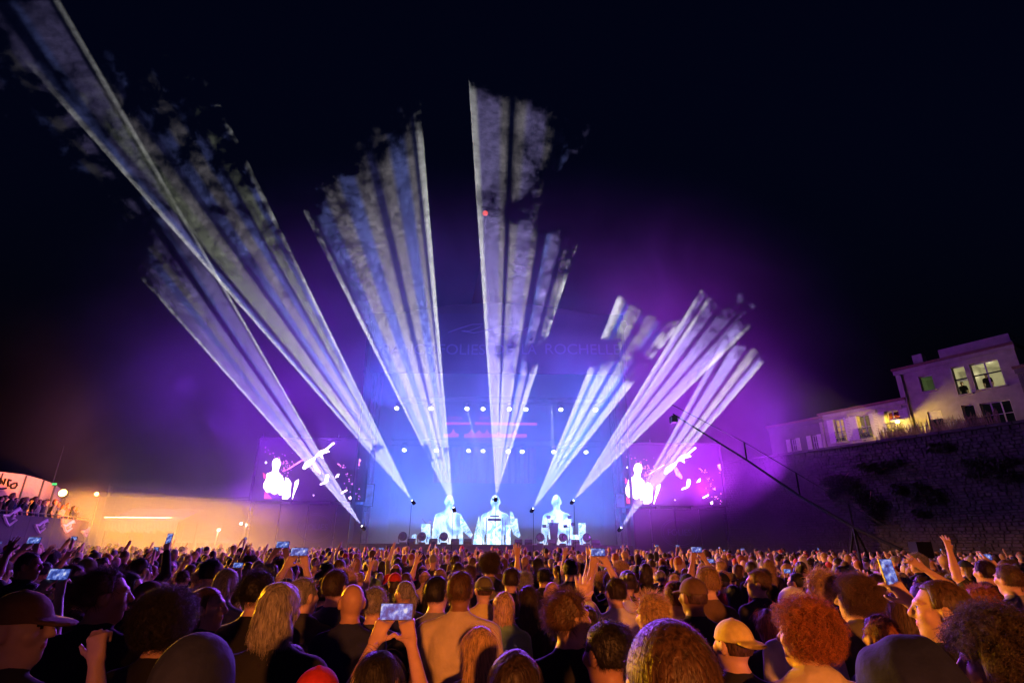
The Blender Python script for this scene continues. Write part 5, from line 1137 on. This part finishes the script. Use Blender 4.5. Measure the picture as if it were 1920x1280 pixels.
HC = {'black': (0.012, 0.01, 0.01), 'dark': (0.03, 0.018, 0.012), 'brown': (0.075, 0.038, 0.02), 'ginger': (0.24, 0.075, 0.025), 'blond': (0.42, 0.27, 0.12), 'grey': (0.2, 0.185, 0.17), 'light': (0.26, 0.15, 0.07)}
CC = {'black': (0.012, 0.012, 0.014), 'navy': (0.014, 0.018, 0.06), 'charcoal': (0.035, 0.035, 0.04), 'grey': (0.2, 0.19, 0.18), 'white': (0.62, 0.6, 0.56), 'yellow': (0.6, 0.5, 0.16), 'olive': (0.13, 0.12, 0.06), 'red': (0.45, 0.03, 0.03), 'green': (0.14, 0.26, 0.12), 'beige': (0.5, 0.42, 0.28), 'brown': (0.12, 0.07, 0.04), 'blue': (0.06, 0.1, 0.3)}
PEOPLE = []
def person(base, z_top, yaw0, bodykw, hair, hcol, ccol, label, group=None, cap=None, capcol='black', hv=0, hscale=1.0, cat='person'):
    """a person standing at base (x, y); z_top = height of the head top"""
    bm, bname = get_body(**bodykw); s = z_top / 1.752; o = bpy.data.objects.new('person', bm); C.objects.link(o); o.location = (*base[:2], base[2] if len(base) > 2 else 0); o.rotation_euler = (0, 0, yaw0); o.scale = (s, s, s); o.color = (*CC[ccol], 1) if isinstance(ccol, str) else (*ccol, 1)
    tag(o, label, cat, group); yaw, tilt = bodykw.get('yaw', 0), bodykw.get('tilt', 0)
    Rm = Rz(yaw) @ Rx(tilt); piv = np.array((0, 0, 1.56)); hc = piv + Rm @ (HEADC - piv); hm = Matrix(Rm.tolist()).to_4x4(); hm.translation = Vector(hc); hm = hm @ Matrix.Scale(hscale, 4)
    if hair:
        me, st = hair_data(hair, hv); h = bpy.data.objects.new('hair', me); C.objects.link(h); h.parent = o; h.matrix_local = hm @ Matrix.Scale(0.93 if cap else 1.0, 4); h.color = (*HC[hcol], 1)
        if st is not None and not cap: g = bpy.data.objects.new('hair_strands', st); C.objects.link(g); g.parent = h; g.color = (*[c * 1.25 for c in HC[hcol]], 1)
    if cap:
        c = bpy.data.objects.new('hood' if cap == 'hood' else 'beanie' if cap == 'beanie' else 'hat' if cap == 'bucket' else 'cap', cap_data(cap)); C.objects.link(c); c.parent = o; c.matrix_local = hm; c.color = (*CC[capcol], 1)
    PEOPLE.append((o, bname)); return o
# ------------------------------------------------------------------ crowd
HW = {'short': .174, 'buzz': .163, 'tousled': .185, 'curly': .285, 'afro': .345, 'bob': .178, 'long': .178, 'bun': .17, 'pony': .17, 'fringe_ring': .17, None: .155, 'cap': .18, 'cap_back': .18, 'beanie': .184, 'bucket': .26, 'hood': .236}
def face_stage(x, y): return math.atan2(-(SX - x), (SY + 2 - y))
TAKEN = []
def place(u, v, w, style):
    """head top pixel and head width -> foot point and height"""
    d = ray(u, v); zc = FPX * HW[style] / w; zt = CAMZ + d.z * zc
    if zt > 1.97: zc = (1.97 - CAMZ) / d.z
    if zt < 1.5: zc = (1.5 - CAMZ) / d.z
    p = Vector((0, 0, CAMZ)) + d * zc; return p
def hero(u, v, w, hair, hcol, ccol, label, left='down', right='down', yaw=0.0, tilt=0.0, build=1.0, sleeve='short', female=False, cap=None, capcol='black', hv=0, turn=0.0, collar=False):
    p = place(u, v, w, cap or hair); TAKEN.append((p.x, p.y, .30))
    return person((p.x, p.y), p.z - (.03 if (cap in ('cap', 'cap_back', 'beanie')) else .05 if hair in ('curly', 'afro') or cap == 'hood' else .01), face_stage(p.x, p.y) + turn, dict(left=left, right=right, yaw=yaw, tilt=tilt, build=build, sleeve=sleeve, female=female, collar=collar), hair, hcol, ccol, label, 'people in the crowd', cap, capcol, hv)
H = hero
# bottom-left group
H(52, 1098, 84, None, 'grey', 'charcoal', 'person in brown cap in profile, biggest at the lower left corner', cap='cap', capcol='brown', yaw=-1.35, left='down', right='fist', sleeve='none')
H(205, 1068, 62, 'tousled', 'brown', 'black', 'person with spiky brown hair raising a fist beside the brown cap', yaw=-.9, left='down', right='fist', sleeve='long')
H(243, 1072, 44, 'short', 'dark', 'black', 'person right behind the spiky haired one, face turned to the right', yaw=-.9)
H(322, 1103, 108, 'curly', 'black', 'black', 'person with a big dark mop of curls at the lower left', sleeve='long')
H(392, 1098, 52, 'bob', 'brown', 'charcoal', 'person in profile facing right beside the dark curls', yaw=-1.3, female=True)
H(380, 1182, 132, None, 'dark', 'black', 'person under a dark blue beanie at the bottom of the photo', cap='beanie', capcol='navy', sleeve='long')
H(286, 1087, 52, 'short', 'brown', 'charcoal', 'person in a round brown hat left of the dark curls', cap='beanie', capcol='brown')
H(140, 1058, 38, 'short', 'brown', 'black', 'young person with short hair facing right at the left side', yaw=-1.2)
H(60, 1036, 33, 'short', 'dark', 'black', 'person at the left edge looking right in front of the stand', yaw=-1.2, left='wave')
H(487, 1072, 52, 'tousled', 'black', 'black', 'person with thick black hair and dark jacket left of the grey bob', sleeve='long')
H(530, 1088, 68, 'bob', 'grey', 'black', 'person with straight grey hair and black jacket', sleeve='long', hv=1)
H(572, 1082, 44, 'short', 'grey', 'charcoal', 'older person with short grey hair, head next to the grey bob', yaw=-.5, sleeve='long', collar=True)
H(603, 1240, 84, None, 'red', 'charcoal', 'person in a red cap cut off by the bottom edge', cap='cap_back', capcol='red') if False else None
H(600, 1238, 88, 'short', 'brown', 'charcoal', 'person in a red cap cut off by the bottom edge', cap='cap_back', capcol='red')
H(548, 1205, 62, 'long', 'brown', 'black', 'person with long streaky hair left of the red cap', female=True)
H(400, 1047, 32, 'short', 'black', 'black', 'person with short dark hair rim-lit in front of the amber smoke')
H(632, 1067, 42, 'short', 'dark', 'navy', 'person in navy top left of the bald head', yaw=-.3, sleeve='long', build=1.05)
H(265, 1046, 26, 'short', 'dark', 'black', 'person in black lifting a phone high against the amber smoke', right='phonehigh', left='down', sleeve='long')
H(500, 1058, 30, 'tousled', 'dark', 'black', 'person holding a phone up with both hands near the amber smoke', right='phonehigh', left='phonehigh')
# centre group
H(712, 1215, 80, 'long', 'black', 'black', 'person filming with a phone held up in both bare hands', left='phonetop', right='phonetop', sleeve='none', female=True)
H(664, 1091, 42, None, 'grey', 'navy', 'bald person in dark top left of the raised phone', yaw=.4)
H(705, 1099, 44, 'short', 'grey', 'charcoal', 'person with pale cropped hair right behind the raised phone', hv=1)
H(820, 1079, 42, 'short', 'black', 'grey', 'person with black hair and grey top left of the broad back', yaw=-.35)
H(864, 1070, 45, 'short', 'brown', 'beige', 'broad person in a pale t-shirt with a bag strap in the middle', build=1.16, yaw=-.2)
H(908, 1076, 34, 'short', 'brown', 'yellow', 'person in an olive cap and yellow top', cap='cap_back', capcol='olive', yaw=.3)
H(945, 1108, 40, 'bob', 'blond', 'green', 'person with fair shoulder hair and green hooded top', sleeve='long', collar=True, female=True, hv=2)
H(958, 1063, 30, 'short', 'dark', 'charcoal', 'tall person with dark hair above the green top')
H(902, 1170, 60, 'long', 'blond', 'charcoal', 'person with long straight blond hair at the bottom centre', female=True, hv=1)
H(1064, 1110, 66, 'tousled', 'brown', 'black', 'person in black t-shirt with face turned right in profile', yaw=-1.15, hv=1)
H(1138, 1164, 76, 'short', 'black', 'black', 'person with smooth black hair in front of the raised arm', yaw=.5, tilt=-.1, hv=1)
H(965, 1216, 96, 'bob', 'dark', 'black', 'person with dark reddish hair cut off at the bottom centre', sleeve='long', hv=3)
H(1035, 1088, 28, None, 'grey', 'charcoal', 'bald person lit bright amber in the middle of the crowd')
H(990, 1096, 36, 'long', 'dark', 'black', 'person with long dark hair beside the green top', female=True, hv=2)
H(1252, 1158, 158, 'buzz', 'brown', 'black', 'person with close-cropped hair, biggest head at the bottom centre right')
H(1220, 1116, 54, 'tousled', 'blond', 'grey', 'person with tousled blond hair above the cropped head', yaw=.3, hv=2)
H(1264, 1089, 40, 'short', 'ginger', 'yellow', 'person with ginger hair and yellow top', yaw=.2)
H(1176, 1068, 31, 'bun', 'dark', 'olive', 'person with hair tied in a bun and olive top', female=True)
H(1146, 1070, 30, 'short', 'brown', 'black', 'person waving one bare arm high in the centre', left='up', sleeve='short')
H(1155, 1166, 58, 'short', 'dark', 'black', 'person whose long bare arm rises beside the dark profile', left='up', sleeve='none', female=True)
# right group
H(1297, 1077, 45, 'short', 'brown', 'black', 'person in brown cap and dark t-shirt with yellow print', cap='cap', capcol='brown', yaw=.3)
H(1370, 1152, 64, 'short', 'brown', 'black', 'person in a yellow cap worn backwards and black t-shirt', cap='cap_back', capcol='yellow', yaw=.35)
H(1500, 1120, 112, 'curly', 'ginger', 'beige', 'person with big ginger curls and pale hooded top', sleeve='long', collar=True, yaw=.65, hv=1)
H(1597, 1076, 76, 'curly', 'brown', 'olive', 'person with brown curls and olive jacket', sleeve='long', collar=True, yaw=.7, hv=2)
H(1483, 1094, 50, 'short', 'dark', 'white', 'person in a cream cap left of the blond head', cap='cap_back', capcol='white')
H(1535, 1073, 46, 'tousled', 'blond', 'charcoal', 'person with bright blond hair and dark jacket', sleeve='long', collar=True, hv=3)
H(1440, 1094, 38, 'curly', 'black', 'black', 'person with small dark curls left of the cream cap', hv=3)
H(1352, 1070, 26, 'short', 'dark', 'red', 'person in a red t-shirt and dark cap', cap='cap', capcol='black')
H(1680, 1176, 172, None, 'dark', 'navy', 'person in a navy hood filling the bottom right of the photo', cap='hood', capcol='navy', sleeve='long')
H(1852, 1152, 178, 'afro', 'dark', 'black', 'person with big dark hair and earring at the lower right corner', yaw=.95, female=True, hv=1)
H(1757, 1086, 64, 'buzz', 'brown', 'black', 'person with cropped hair filming with raised phone at the right', yaw=.9, left='down', right='phonemid', build=1.05)
H(1682, 1108, 48, 'long', 'brown', 'black', 'person with long brown hair between the curls and the filming person', female=True, yaw=-.5, hv=3)
H(1645, 1152, 56, 'short', 'ginger', 'charcoal', 'short person with ginger hair above the navy hood', hv=2)
H(1438, 1140, 46, 'long', 'ginger', 'black', 'person with long ginger hair left of the big ginger curls', female=True, hv=4)
H(1885, 1058, 34, 'short', 'brown', 'grey', 'person stretching a bare arm up at the right edge', left='reach', right='down')
H(1842, 1050, 28, 'short', 'dark', 'charcoal', 'person reaching both arms up near the rampart', left='up', right='reach')
H(1330, 1062, 24, 'short', 'dark', 'yellow', 'person in yellow top behind the brown cap', left='phonehigh', right='phonehigh')

# the next rows: individuals, each with its own look
MIDB = [dict(left=a, right=b, yaw=y, sleeve=s, female=f) for a, b, y, s, f in (('down', 'down', 0, 'short', False), ('down', 'down', .35, 'long', False), ('down', 'down', -.4, 'short', True), ('hold', 'hold', 0, 'long', True), ('up', 'down', 0, 'short', False), ('phonehigh', 'phonehigh', 0, 'short', False), ('clap', 'clap', .2, 'short', True), ('down', 'wave', -.2, 'short', False), ('phone', 'phone', 0, 'long', False), ('down', 'down', .9, 'short', False), ('down', 'down', -1.0, 'long', True))]
MIDW = [16, 14, 12, 8, 4, 2, 3, 3, 2, 6, 5]
rc_ = random.Random(21)
ZONES = [(130, 'below the stand'), (330, 'below the bar tent'), (480, 'below the floodlight masts'), (600, 'below the left screen'), (720, 'left of stage'), (880, 'below the left bust'), (990, 'below the visored bust'), (1130, 'below the right bust'), (1270, 'below the right screen'), (1400, 'right of stage'), (1540, 'below the shuttered house'), (1700, 'below the street lamp'), (2400, 'below the tall house')]
HS = [('short', 'short'), ('short', 'short'), ('short', 'short'), ('tousled', 'messy'), ('bob', 'chin-length'), ('long', 'long'), ('curly', 'curly'), ('bun', 'pinned-up'), ('pony', 'tied-back'), ('buzz', 'cropped'), ('fringe_ring', 'thinning')]
HCN = {'black': 'black', 'dark': 'dark brown', 'brown': 'brown', 'ginger': 'ginger', 'blond': 'blond', 'grey': 'grey', 'light': 'light brown'}
seen = set(); MID_Y = 12.6; mids = []
y = 2.6
while y < MID_Y:
    x = -(y * .99 + .8) + rc_.uniform(0, .5)
    while x < y * .99 + .8:
        px, py = x + rc_.uniform(-.14, .14), y + rc_.uniform(-.2, .2); x += rc_.uniform(.56, .8)
        if any((px - a) ** 2 + (py - b) ** 2 < (r + .17) ** 2 for a, b, r in TAKEN): continue
        mids.append((px, py))
    y += .62 + .012 * y
budget = 296 - len(PEOPLE); mids.sort(key=lambda p: p[1]); FAR_Y = mids[min(budget, len(mids) - 1)][1] if len(mids) > budget else MID_Y; mids = mids[:budget]
PHONES = []
def project(p):
    q = CR.transposed() @ (Vector(p) - Vector((0, 0, CAMZ))); return 960 + FPX * q.x / -q.z, 640 - FPX * q.y / -q.z
for px, py in mids:
    TAKEN.append((px, py, .2)); h = rc_.gauss(1.72, .085); h = min(max(h, 1.5), 1.93)
    if py < 4.2: h = min(h, 1.68)
    u, v = project((px, py, h)); zn = next(n for lim, n in ZONES if u < lim); dn = 'nearer rows' if py < 5.2 else 'middle rows' if py < 8.4 else 'farther rows'
    for tr in range(60):
        bk = rc_.choices(MIDB, MIDW)[0]; hs, hn = rc_.choice(HS); hcol = rc_.choices(list(HC), [22, 20, 20, 6, 8, 9, 10])[0]; cc = rc_.choices(list(CC), [26, 14, 16, 9, 9, 5, 6, 4, 3, 6, 5, 5])[0]; cap = None; ccap = 'black'
        if rc_.random() < .12 and hs in ('short', 'long', 'bob'): cap = rc_.choice(['cap', 'cap_back', 'cap', 'beanie', 'bucket']); ccap = rc_.choice(['black', 'white', 'red', 'beige', 'navy', 'yellow', 'olive'])
        arms = {'up': ' raising arm', 'phonehigh': ' filming', 'clap': ' clapping', 'wave': ' waving', 'phone': ' holding phone'}.get(bk['left'], {'wave': ' waving'}.get(bk['right'], ''))
        hat = {'cap': 'cap', 'cap_back': 'backward cap', 'beanie': 'beanie', 'bucket': 'bucket hat'}.get(cap)
        lab = ('person in %s %s and %s top%s, %s, %s' % (ccap, hat, cc, arms, zn, dn)) if hat else ('person, %s %s hair, %s top%s, %s, %s' % (hn, HCN[hcol], cc, arms, zn, dn))
        if lab not in seen: break
    seen.add(lab)
    person((px, py), h, face_stage(px, py) + rc_.uniform(-.3, .3), bk, hs, hcol, cc, lab, 'people in the crowd', cap, ccap, rc_.randrange(2))

# a few people standing behind the camera, in the flood's light: their shadows fall on the nearest rows
for k, (px, py, hh_) in enumerate(((-1.9, -1.2, 1.72), (-1.1, -.8, 1.66), (.75, -1.0, 1.7), (1.35, -.7, 1.62), (1.95, -1.3, 1.8), (2.7, -.9, 1.7), (3.4, -1.4, 1.76), (-.4, -2.2, 1.84), (.3, -2.5, 1.8), (1.5, -2.6, 1.86), (2.4, -2.3, 1.75), (3.2, -2.8, 1.82), (-2.6, -.6, 1.74), (4.2, -.9, 1.7))):
    person((px, py), hh_, face_stage(px, py), MIDB[k % 4], HS[k % 10][0], list(HC)[k % 6], list(CC)[k % 10], 'person standing behind the camera, number %s of the back row' % ORD[k], 'people behind the camera')

# phones held by the people who film
M['phone'] = mat('phone_body', (0.012, 0.012, 0.014), 0.3, bump=0)
M['pscreen'] = emit('phone_screen', (0.12, 0.25, 0.9), 0.8)
t = M['pscreen'].node_tree; tc_ = t.nodes.new('ShaderNodeTexCoord'); nz_ = t.nodes.new('ShaderNodeTexNoise'); nz_.inputs['Scale'].default_value = 34; nz_.inputs['Detail'].default_value = 3; t.links.new(tc_.outputs['Object'], nz_.inputs['Vector'])
t.links.new(ramp(t, nz_.outputs['Fac'], [(.3, (.01, .01, .05)), (.46, (.06, .1, .5)), (.56, (.2, .3, .9)), (.68, (.85, .85, 1))]), t.nodes['Principled BSDF'].inputs['Emission Color'])
n_ph = 0
bpy.context.view_layer.update()
for o, bname in list(PEOPLE):
    key = [k for k, v in BODIES.items() if v[1] == bname][0]; kw = dict(key); sides = [s for s, n in ((-1, 'left'), (1, 'right')) if kw.get(n) in ('phonehigh', 'phone', 'phonemid', 'phonetop')]
    if not sides: continue
    w = sum((Vector(WRIST[(bname, s)]) for s in sides), Vector()) / len(sides); mw = o.matrix_world; p = mw @ (w + Vector((0, .02, .045))); land = len(sides) == 2
    ph = empty('phone', p); ph.rotation_euler = (R(-10), 0, o.rotation_euler.z); L, Wd = (.16, .077) if land else (.077, .16)
    MB().box((0, 0, 0), (L, .009, Wd)).build('case', M['phone'], ph); MB().box((0, -.0055, 0), (L - .008, .002, Wd - .008)).build('screen', M['pscreen'], ph)
    tag(ph, 'lit phone held up by the ' + ' '.join(o['label'].split()[:9]).rstrip(','), 'phone', 'phones held up in the crowd'); n_ph += 1

# ------------------------------------------------------------------ the far crowd, one mass
def coarse(name, left, right, seed, hairk):
    f = Field(axis(-.5, .5, .045, .032, [(-.12, .12)]), axis(-.2, .5, .045, .034, [(-.12, .14)]), axis(1.1, 2.08, .045, .032, [(1.5, 1.78)])); HAIRT = 4
    f.ell((0, 0, 1.25), (.18, .12, .24), SHIRT, .05); f.cap((-.16, 0, 1.4), (.16, 0, 1.4), .065, .065, SHIRT, .05); f.cap((0, -.01, 1.45), (0, 0, 1.6), .058, .055, SKIN, .03)
    f.ell((0, 0, 1.65), (.078, .096, .1), SKIN, .02); f.ell((0, .04, 1.59), (.058, .06, .075), SKIN, .03)
    if hairk == 'short': f.ell((0, -.012, 1.668), (.084, .102, .098), HAIRT, .01, cut=lambda X, Y, Z: np.where(Y > .05, .05 - Z, -.05 - Z + 0 * X))
    elif hairk == 'long': f.ell((0, -.03, 1.63), (.095, .09, .135), HAIRT, .02); f.ell((0, -.08, 1.5), (.09, .05, .15), HAIRT, .03)
    elif hairk == 'big': f.ell((0, -.02, 1.68), (.12, .125, .12), HAIRT, .02)
    for s, p in ((-1, left), (1, right)):
        e, w, _, _ = POSES[p]; S0 = np.array((s * .178, 0, 1.392)); E = S0 + np.array((e[0] * s, e[1], e[2])); Wp = S0 + np.array((w[0] * s, w[1], w[2])); f.cap(S0, E, .06, .05, SHIRT, .03)
        if Wp[2] > 1.3: f.cap(E, Wp, .045, .035, SKIN, .02); f.cap(Wp, Wp + unit(Wp - E) * .13, .042, .034, SKIN, .02)
    return f.mesh()
VAR = [coarse('far', a, b, i, h) for i, (a, b, h) in enumerate((('down', 'down', 'short'), ('down', 'down', 'long'), ('down', 'down', 'big'), ('up', 'down', 'short'), ('phonehigh', 'phonehigh', 'short'), ('clap', 'clap', 'long'), ('down', 'down', None), ('up', 'up', 'short')))]
VW = [44, 24, 9, 3, 1.5, 2, 7, 1]
Ps, Qs, Cs = [], [], []; nv = 0; nfar = 0; y = FAR_Y + .35
pal_h = list(HC.values()); pal_c = list(CC.values()); far_ph = []
while y < SY - 4.6:
    x = -(y * .99 + 1.0); xr = y * .99 + 1
    while x < xr:
        px, py = x + rc_.uniform(-.15, .15), y + rc_.uniform(-.2, .2); x += rc_.uniform(.62, .98) + .004 * y
        if px < -20.5 - (py - 20) * .42 and py > 18: continue                       # the stand
        s0 = (Vector((px, py, 0)) - w0).dot(wn)
        if s0 < .7: continue                                                        # the rampart
        k = rc_.choices(range(8), VW)[0]; P_, Q, T = VAR[k]; h = min(max(rc_.gauss(1.72, .085), 1.5), 1.95) / 1.752; a = face_stage(px, py) + rc_.uniform(-.25, .25); c, s = math.cos(a), math.sin(a)
        V = np.stack([(P_[:, 0] * c - P_[:, 1] * s) * h + px, (P_[:, 0] * s + P_[:, 1] * c) * h + py, P_[:, 2] * h], 1); hc = rc_.choice(pal_h); cc = rc_.choices(pal_c, [26, 14, 16, 9, 9, 5, 6, 4, 3, 6, 5, 5])[0]
        if rc_.random() < .1: hc = rc_.choice(((.5, .45, .4), (.4, .03, .03), (.02, .02, .05), (.45, .38, .15)))
        sk = rc_.choice(((.55, .35, .25), (.45, .27, .19), (.3, .16, .1), (.6, .4, .3)))
        col = np.zeros((len(P_), 4), np.float32); col[:, 3] = 1; col[:, :3] = sk; col[T == SHIRT, :3] = cc; col[T == 4, :3] = hc
        Ps.append(V); Qs.append(Q + nv); Cs.append(col); nv += len(P_); nfar += 1
        if k == 4: far_ph.append((px, py, h, a))
    y += .72 + .016 * y
m = bpy.data.materials.new('far_crowd'); m.use_nodes = True; t = m.node_tree; at_ = t.nodes.new('ShaderNodeAttribute'); at_.attribute_name = 'colour'; t.links.new(at_.outputs['Color'], t.nodes['Principled BSDF'].inputs['Base Color']); t.nodes['Principled BSDF'].inputs['Roughness'].default_value = .8
P_, Q, Cc = np.concatenate(Ps), np.concatenate(Qs), np.concatenate(Cs); me = np_mesh('far_crowd', P_, Q, [m]); me.color_attributes.new('colour', 'FLOAT_COLOR', 'POINT').data.foreach_set('color', Cc.ravel())
tag(mkobj('far_crowd', me, None), 'dense far crowd of heads and raised arms up to the stage', 'crowd', kind='stuff')
fp = MB(); fs_ = MB()
for px, py, h, a in far_ph:
    d = Vector((-math.sin(a), math.cos(a), 0)); p = Vector((px, py, 0)) + d * .36 * h + Vector((0, 0, 1.96 * h)); fp.box(p, (.17, .01, .085), rz=a); fs_.box(p - d * .008, (.155, .004, .072), rz=a)
if far_ph: o = fp.build('far_phones', M['phone']); tag(o, 'phones held up across the far crowd', 'phone', kind='stuff'); o2 = fs_.build('screens', M['pscreen'], o); tag(o2, kind='stuff')

# ------------------------------------------------------------------ spectators on the stand, performers, people in windows, busts
SL = ['person on the stand, %s from the left edge of the photo' % w for w in ('first', 'second', 'third', 'fourth', 'fifth', 'sixth', 'seventh', 'eighth', 'ninth', 'tenth', 'eleventh', 'twelfth', 'thirteenth', 'fourteenth', 'fifteenth', 'sixteenth')]
tt = [.16 + .8 * i / 15 for i in range(16)]; sl = []
for i, t0 in enumerate(tt):
    g = gline(t0) + Vector((-.45 - rc_.uniform(0, .5), rc_.uniform(-.2, .2), 0)); sl.append((project((g.x, g.y, 4))[0], g))
for i, (u, g) in enumerate(sorted(sl, key=lambda q: q[0])):
    bk = rc_.choice([MIDB[0], MIDB[1], MIDB[2], MIDB[7], MIDB[9], MIDB[10]]); person((g.x, g.y, 2.3), rc_.uniform(1.62, 1.86), face_stage(g.x, g.y) + rc_.uniform(-.4, .4), bk, rc_.choice(['short', 'long', 'tousled', 'bob']), rc_.choice(list(HC)), rc_.choice(['black', 'navy', 'charcoal', 'brown', 'grey', 'black']), SL[i], 'spectators on the stand')
for i in range(15):
    g = gline(.14 + .8 * (i + .5) / 15) + Vector((-1.5 - rc_.uniform(0, .6), .3, 0)); bk = rc_.choice([MIDB[0], MIDB[1], MIDB[2], MIDB[9]])
    person((g.x, g.y, 2.3), rc_.uniform(1.68, 1.92), face_stage(g.x, g.y) + rc_.uniform(-.4, .4), bk, rc_.choice(['short', 'long', 'tousled', 'bob']), rc_.choice(['black', 'dark', 'brown']), rc_.choice(['black', 'navy', 'charcoal', 'grey']), 'person in the back row on the stand, %s by place' % ORD[i], 'spectators on the stand')
for u, Y, cc, pose, lab in ((805, SY + 4.6, 'grey', ('hold', 'reach'), 'performer with one arm stretched out behind the lit blocks on stage'), (928, SY + 3.3, 'black', ('hold', 'hold'), 'performer standing behind the central keyboard desk'), (1036, SY + 3.3, 'charcoal', ('hold', 'hold'), 'performer standing behind the dark lectern')):
    p = at(u, 1000, Y); person((p.x, Y, DZ), 1.8, math.pi, dict(left=pose[0], right=pose[1]), 'short', 'dark', cc, lab, 'performers on the stage')
for (u, v, off, hgt, lab) in ((1856, 727, OFF + .8, 1.25, 'dark figure standing in the big lit window of the tall house'), (1810, 742, OFF + .7, 1.25, 'dark figure behind the narrow lit window of the tall house'), (1622, 822, OFF + .1, 1.0, 'dark figure at the middle window of the shuttered house')):
    s_, z_ = on_wall(u, v, off); q = wp(s_, z_, off); person((q.x, q.y, z_ - 1.75 + hgt - .3), 1.75, math.atan2(-wn.x, wn.y), dict(MIDB[0]), 'short', 'black', 'black', lab, 'people at the house windows')
bm = get_body(left='down', right='down', legs=False, fine=.012)[0]
for (u, v, yw, lab) in ((843, 927, .25, 'giant lit bust of a head and shoulders, left one on the stage'), (929, 927, 0, 'giant lit bust with dark visor in the middle of the stage'), (1043, 927, -.2, 'giant lit bust of a head and shoulders, right one on the stage')):
    me = bm.copy(); me.materials.clear(); me.materials.append(M['led']); me.polygons.foreach_set('material_index', [0] * len(me.polygons)); p = at(u, v, YS + 1.6); sc = (p.z - DZ + .35) / (1.752 - .93)
    o = bpy.data.objects.new('lit_bust', me); C.objects.link(o); o.location = (p.x, YS + 1.6, p.z - 1.752 * sc); o.scale = (sc * .92, sc * .8, sc); o.rotation_euler = (0, 0, math.pi + yw); tag(o, lab, 'bust', 'giant lit busts on the stage')
    if yw == 0: MB().box((0, .105, 1.672), (.11, .03, .03)).build('visor', M['black'], o)
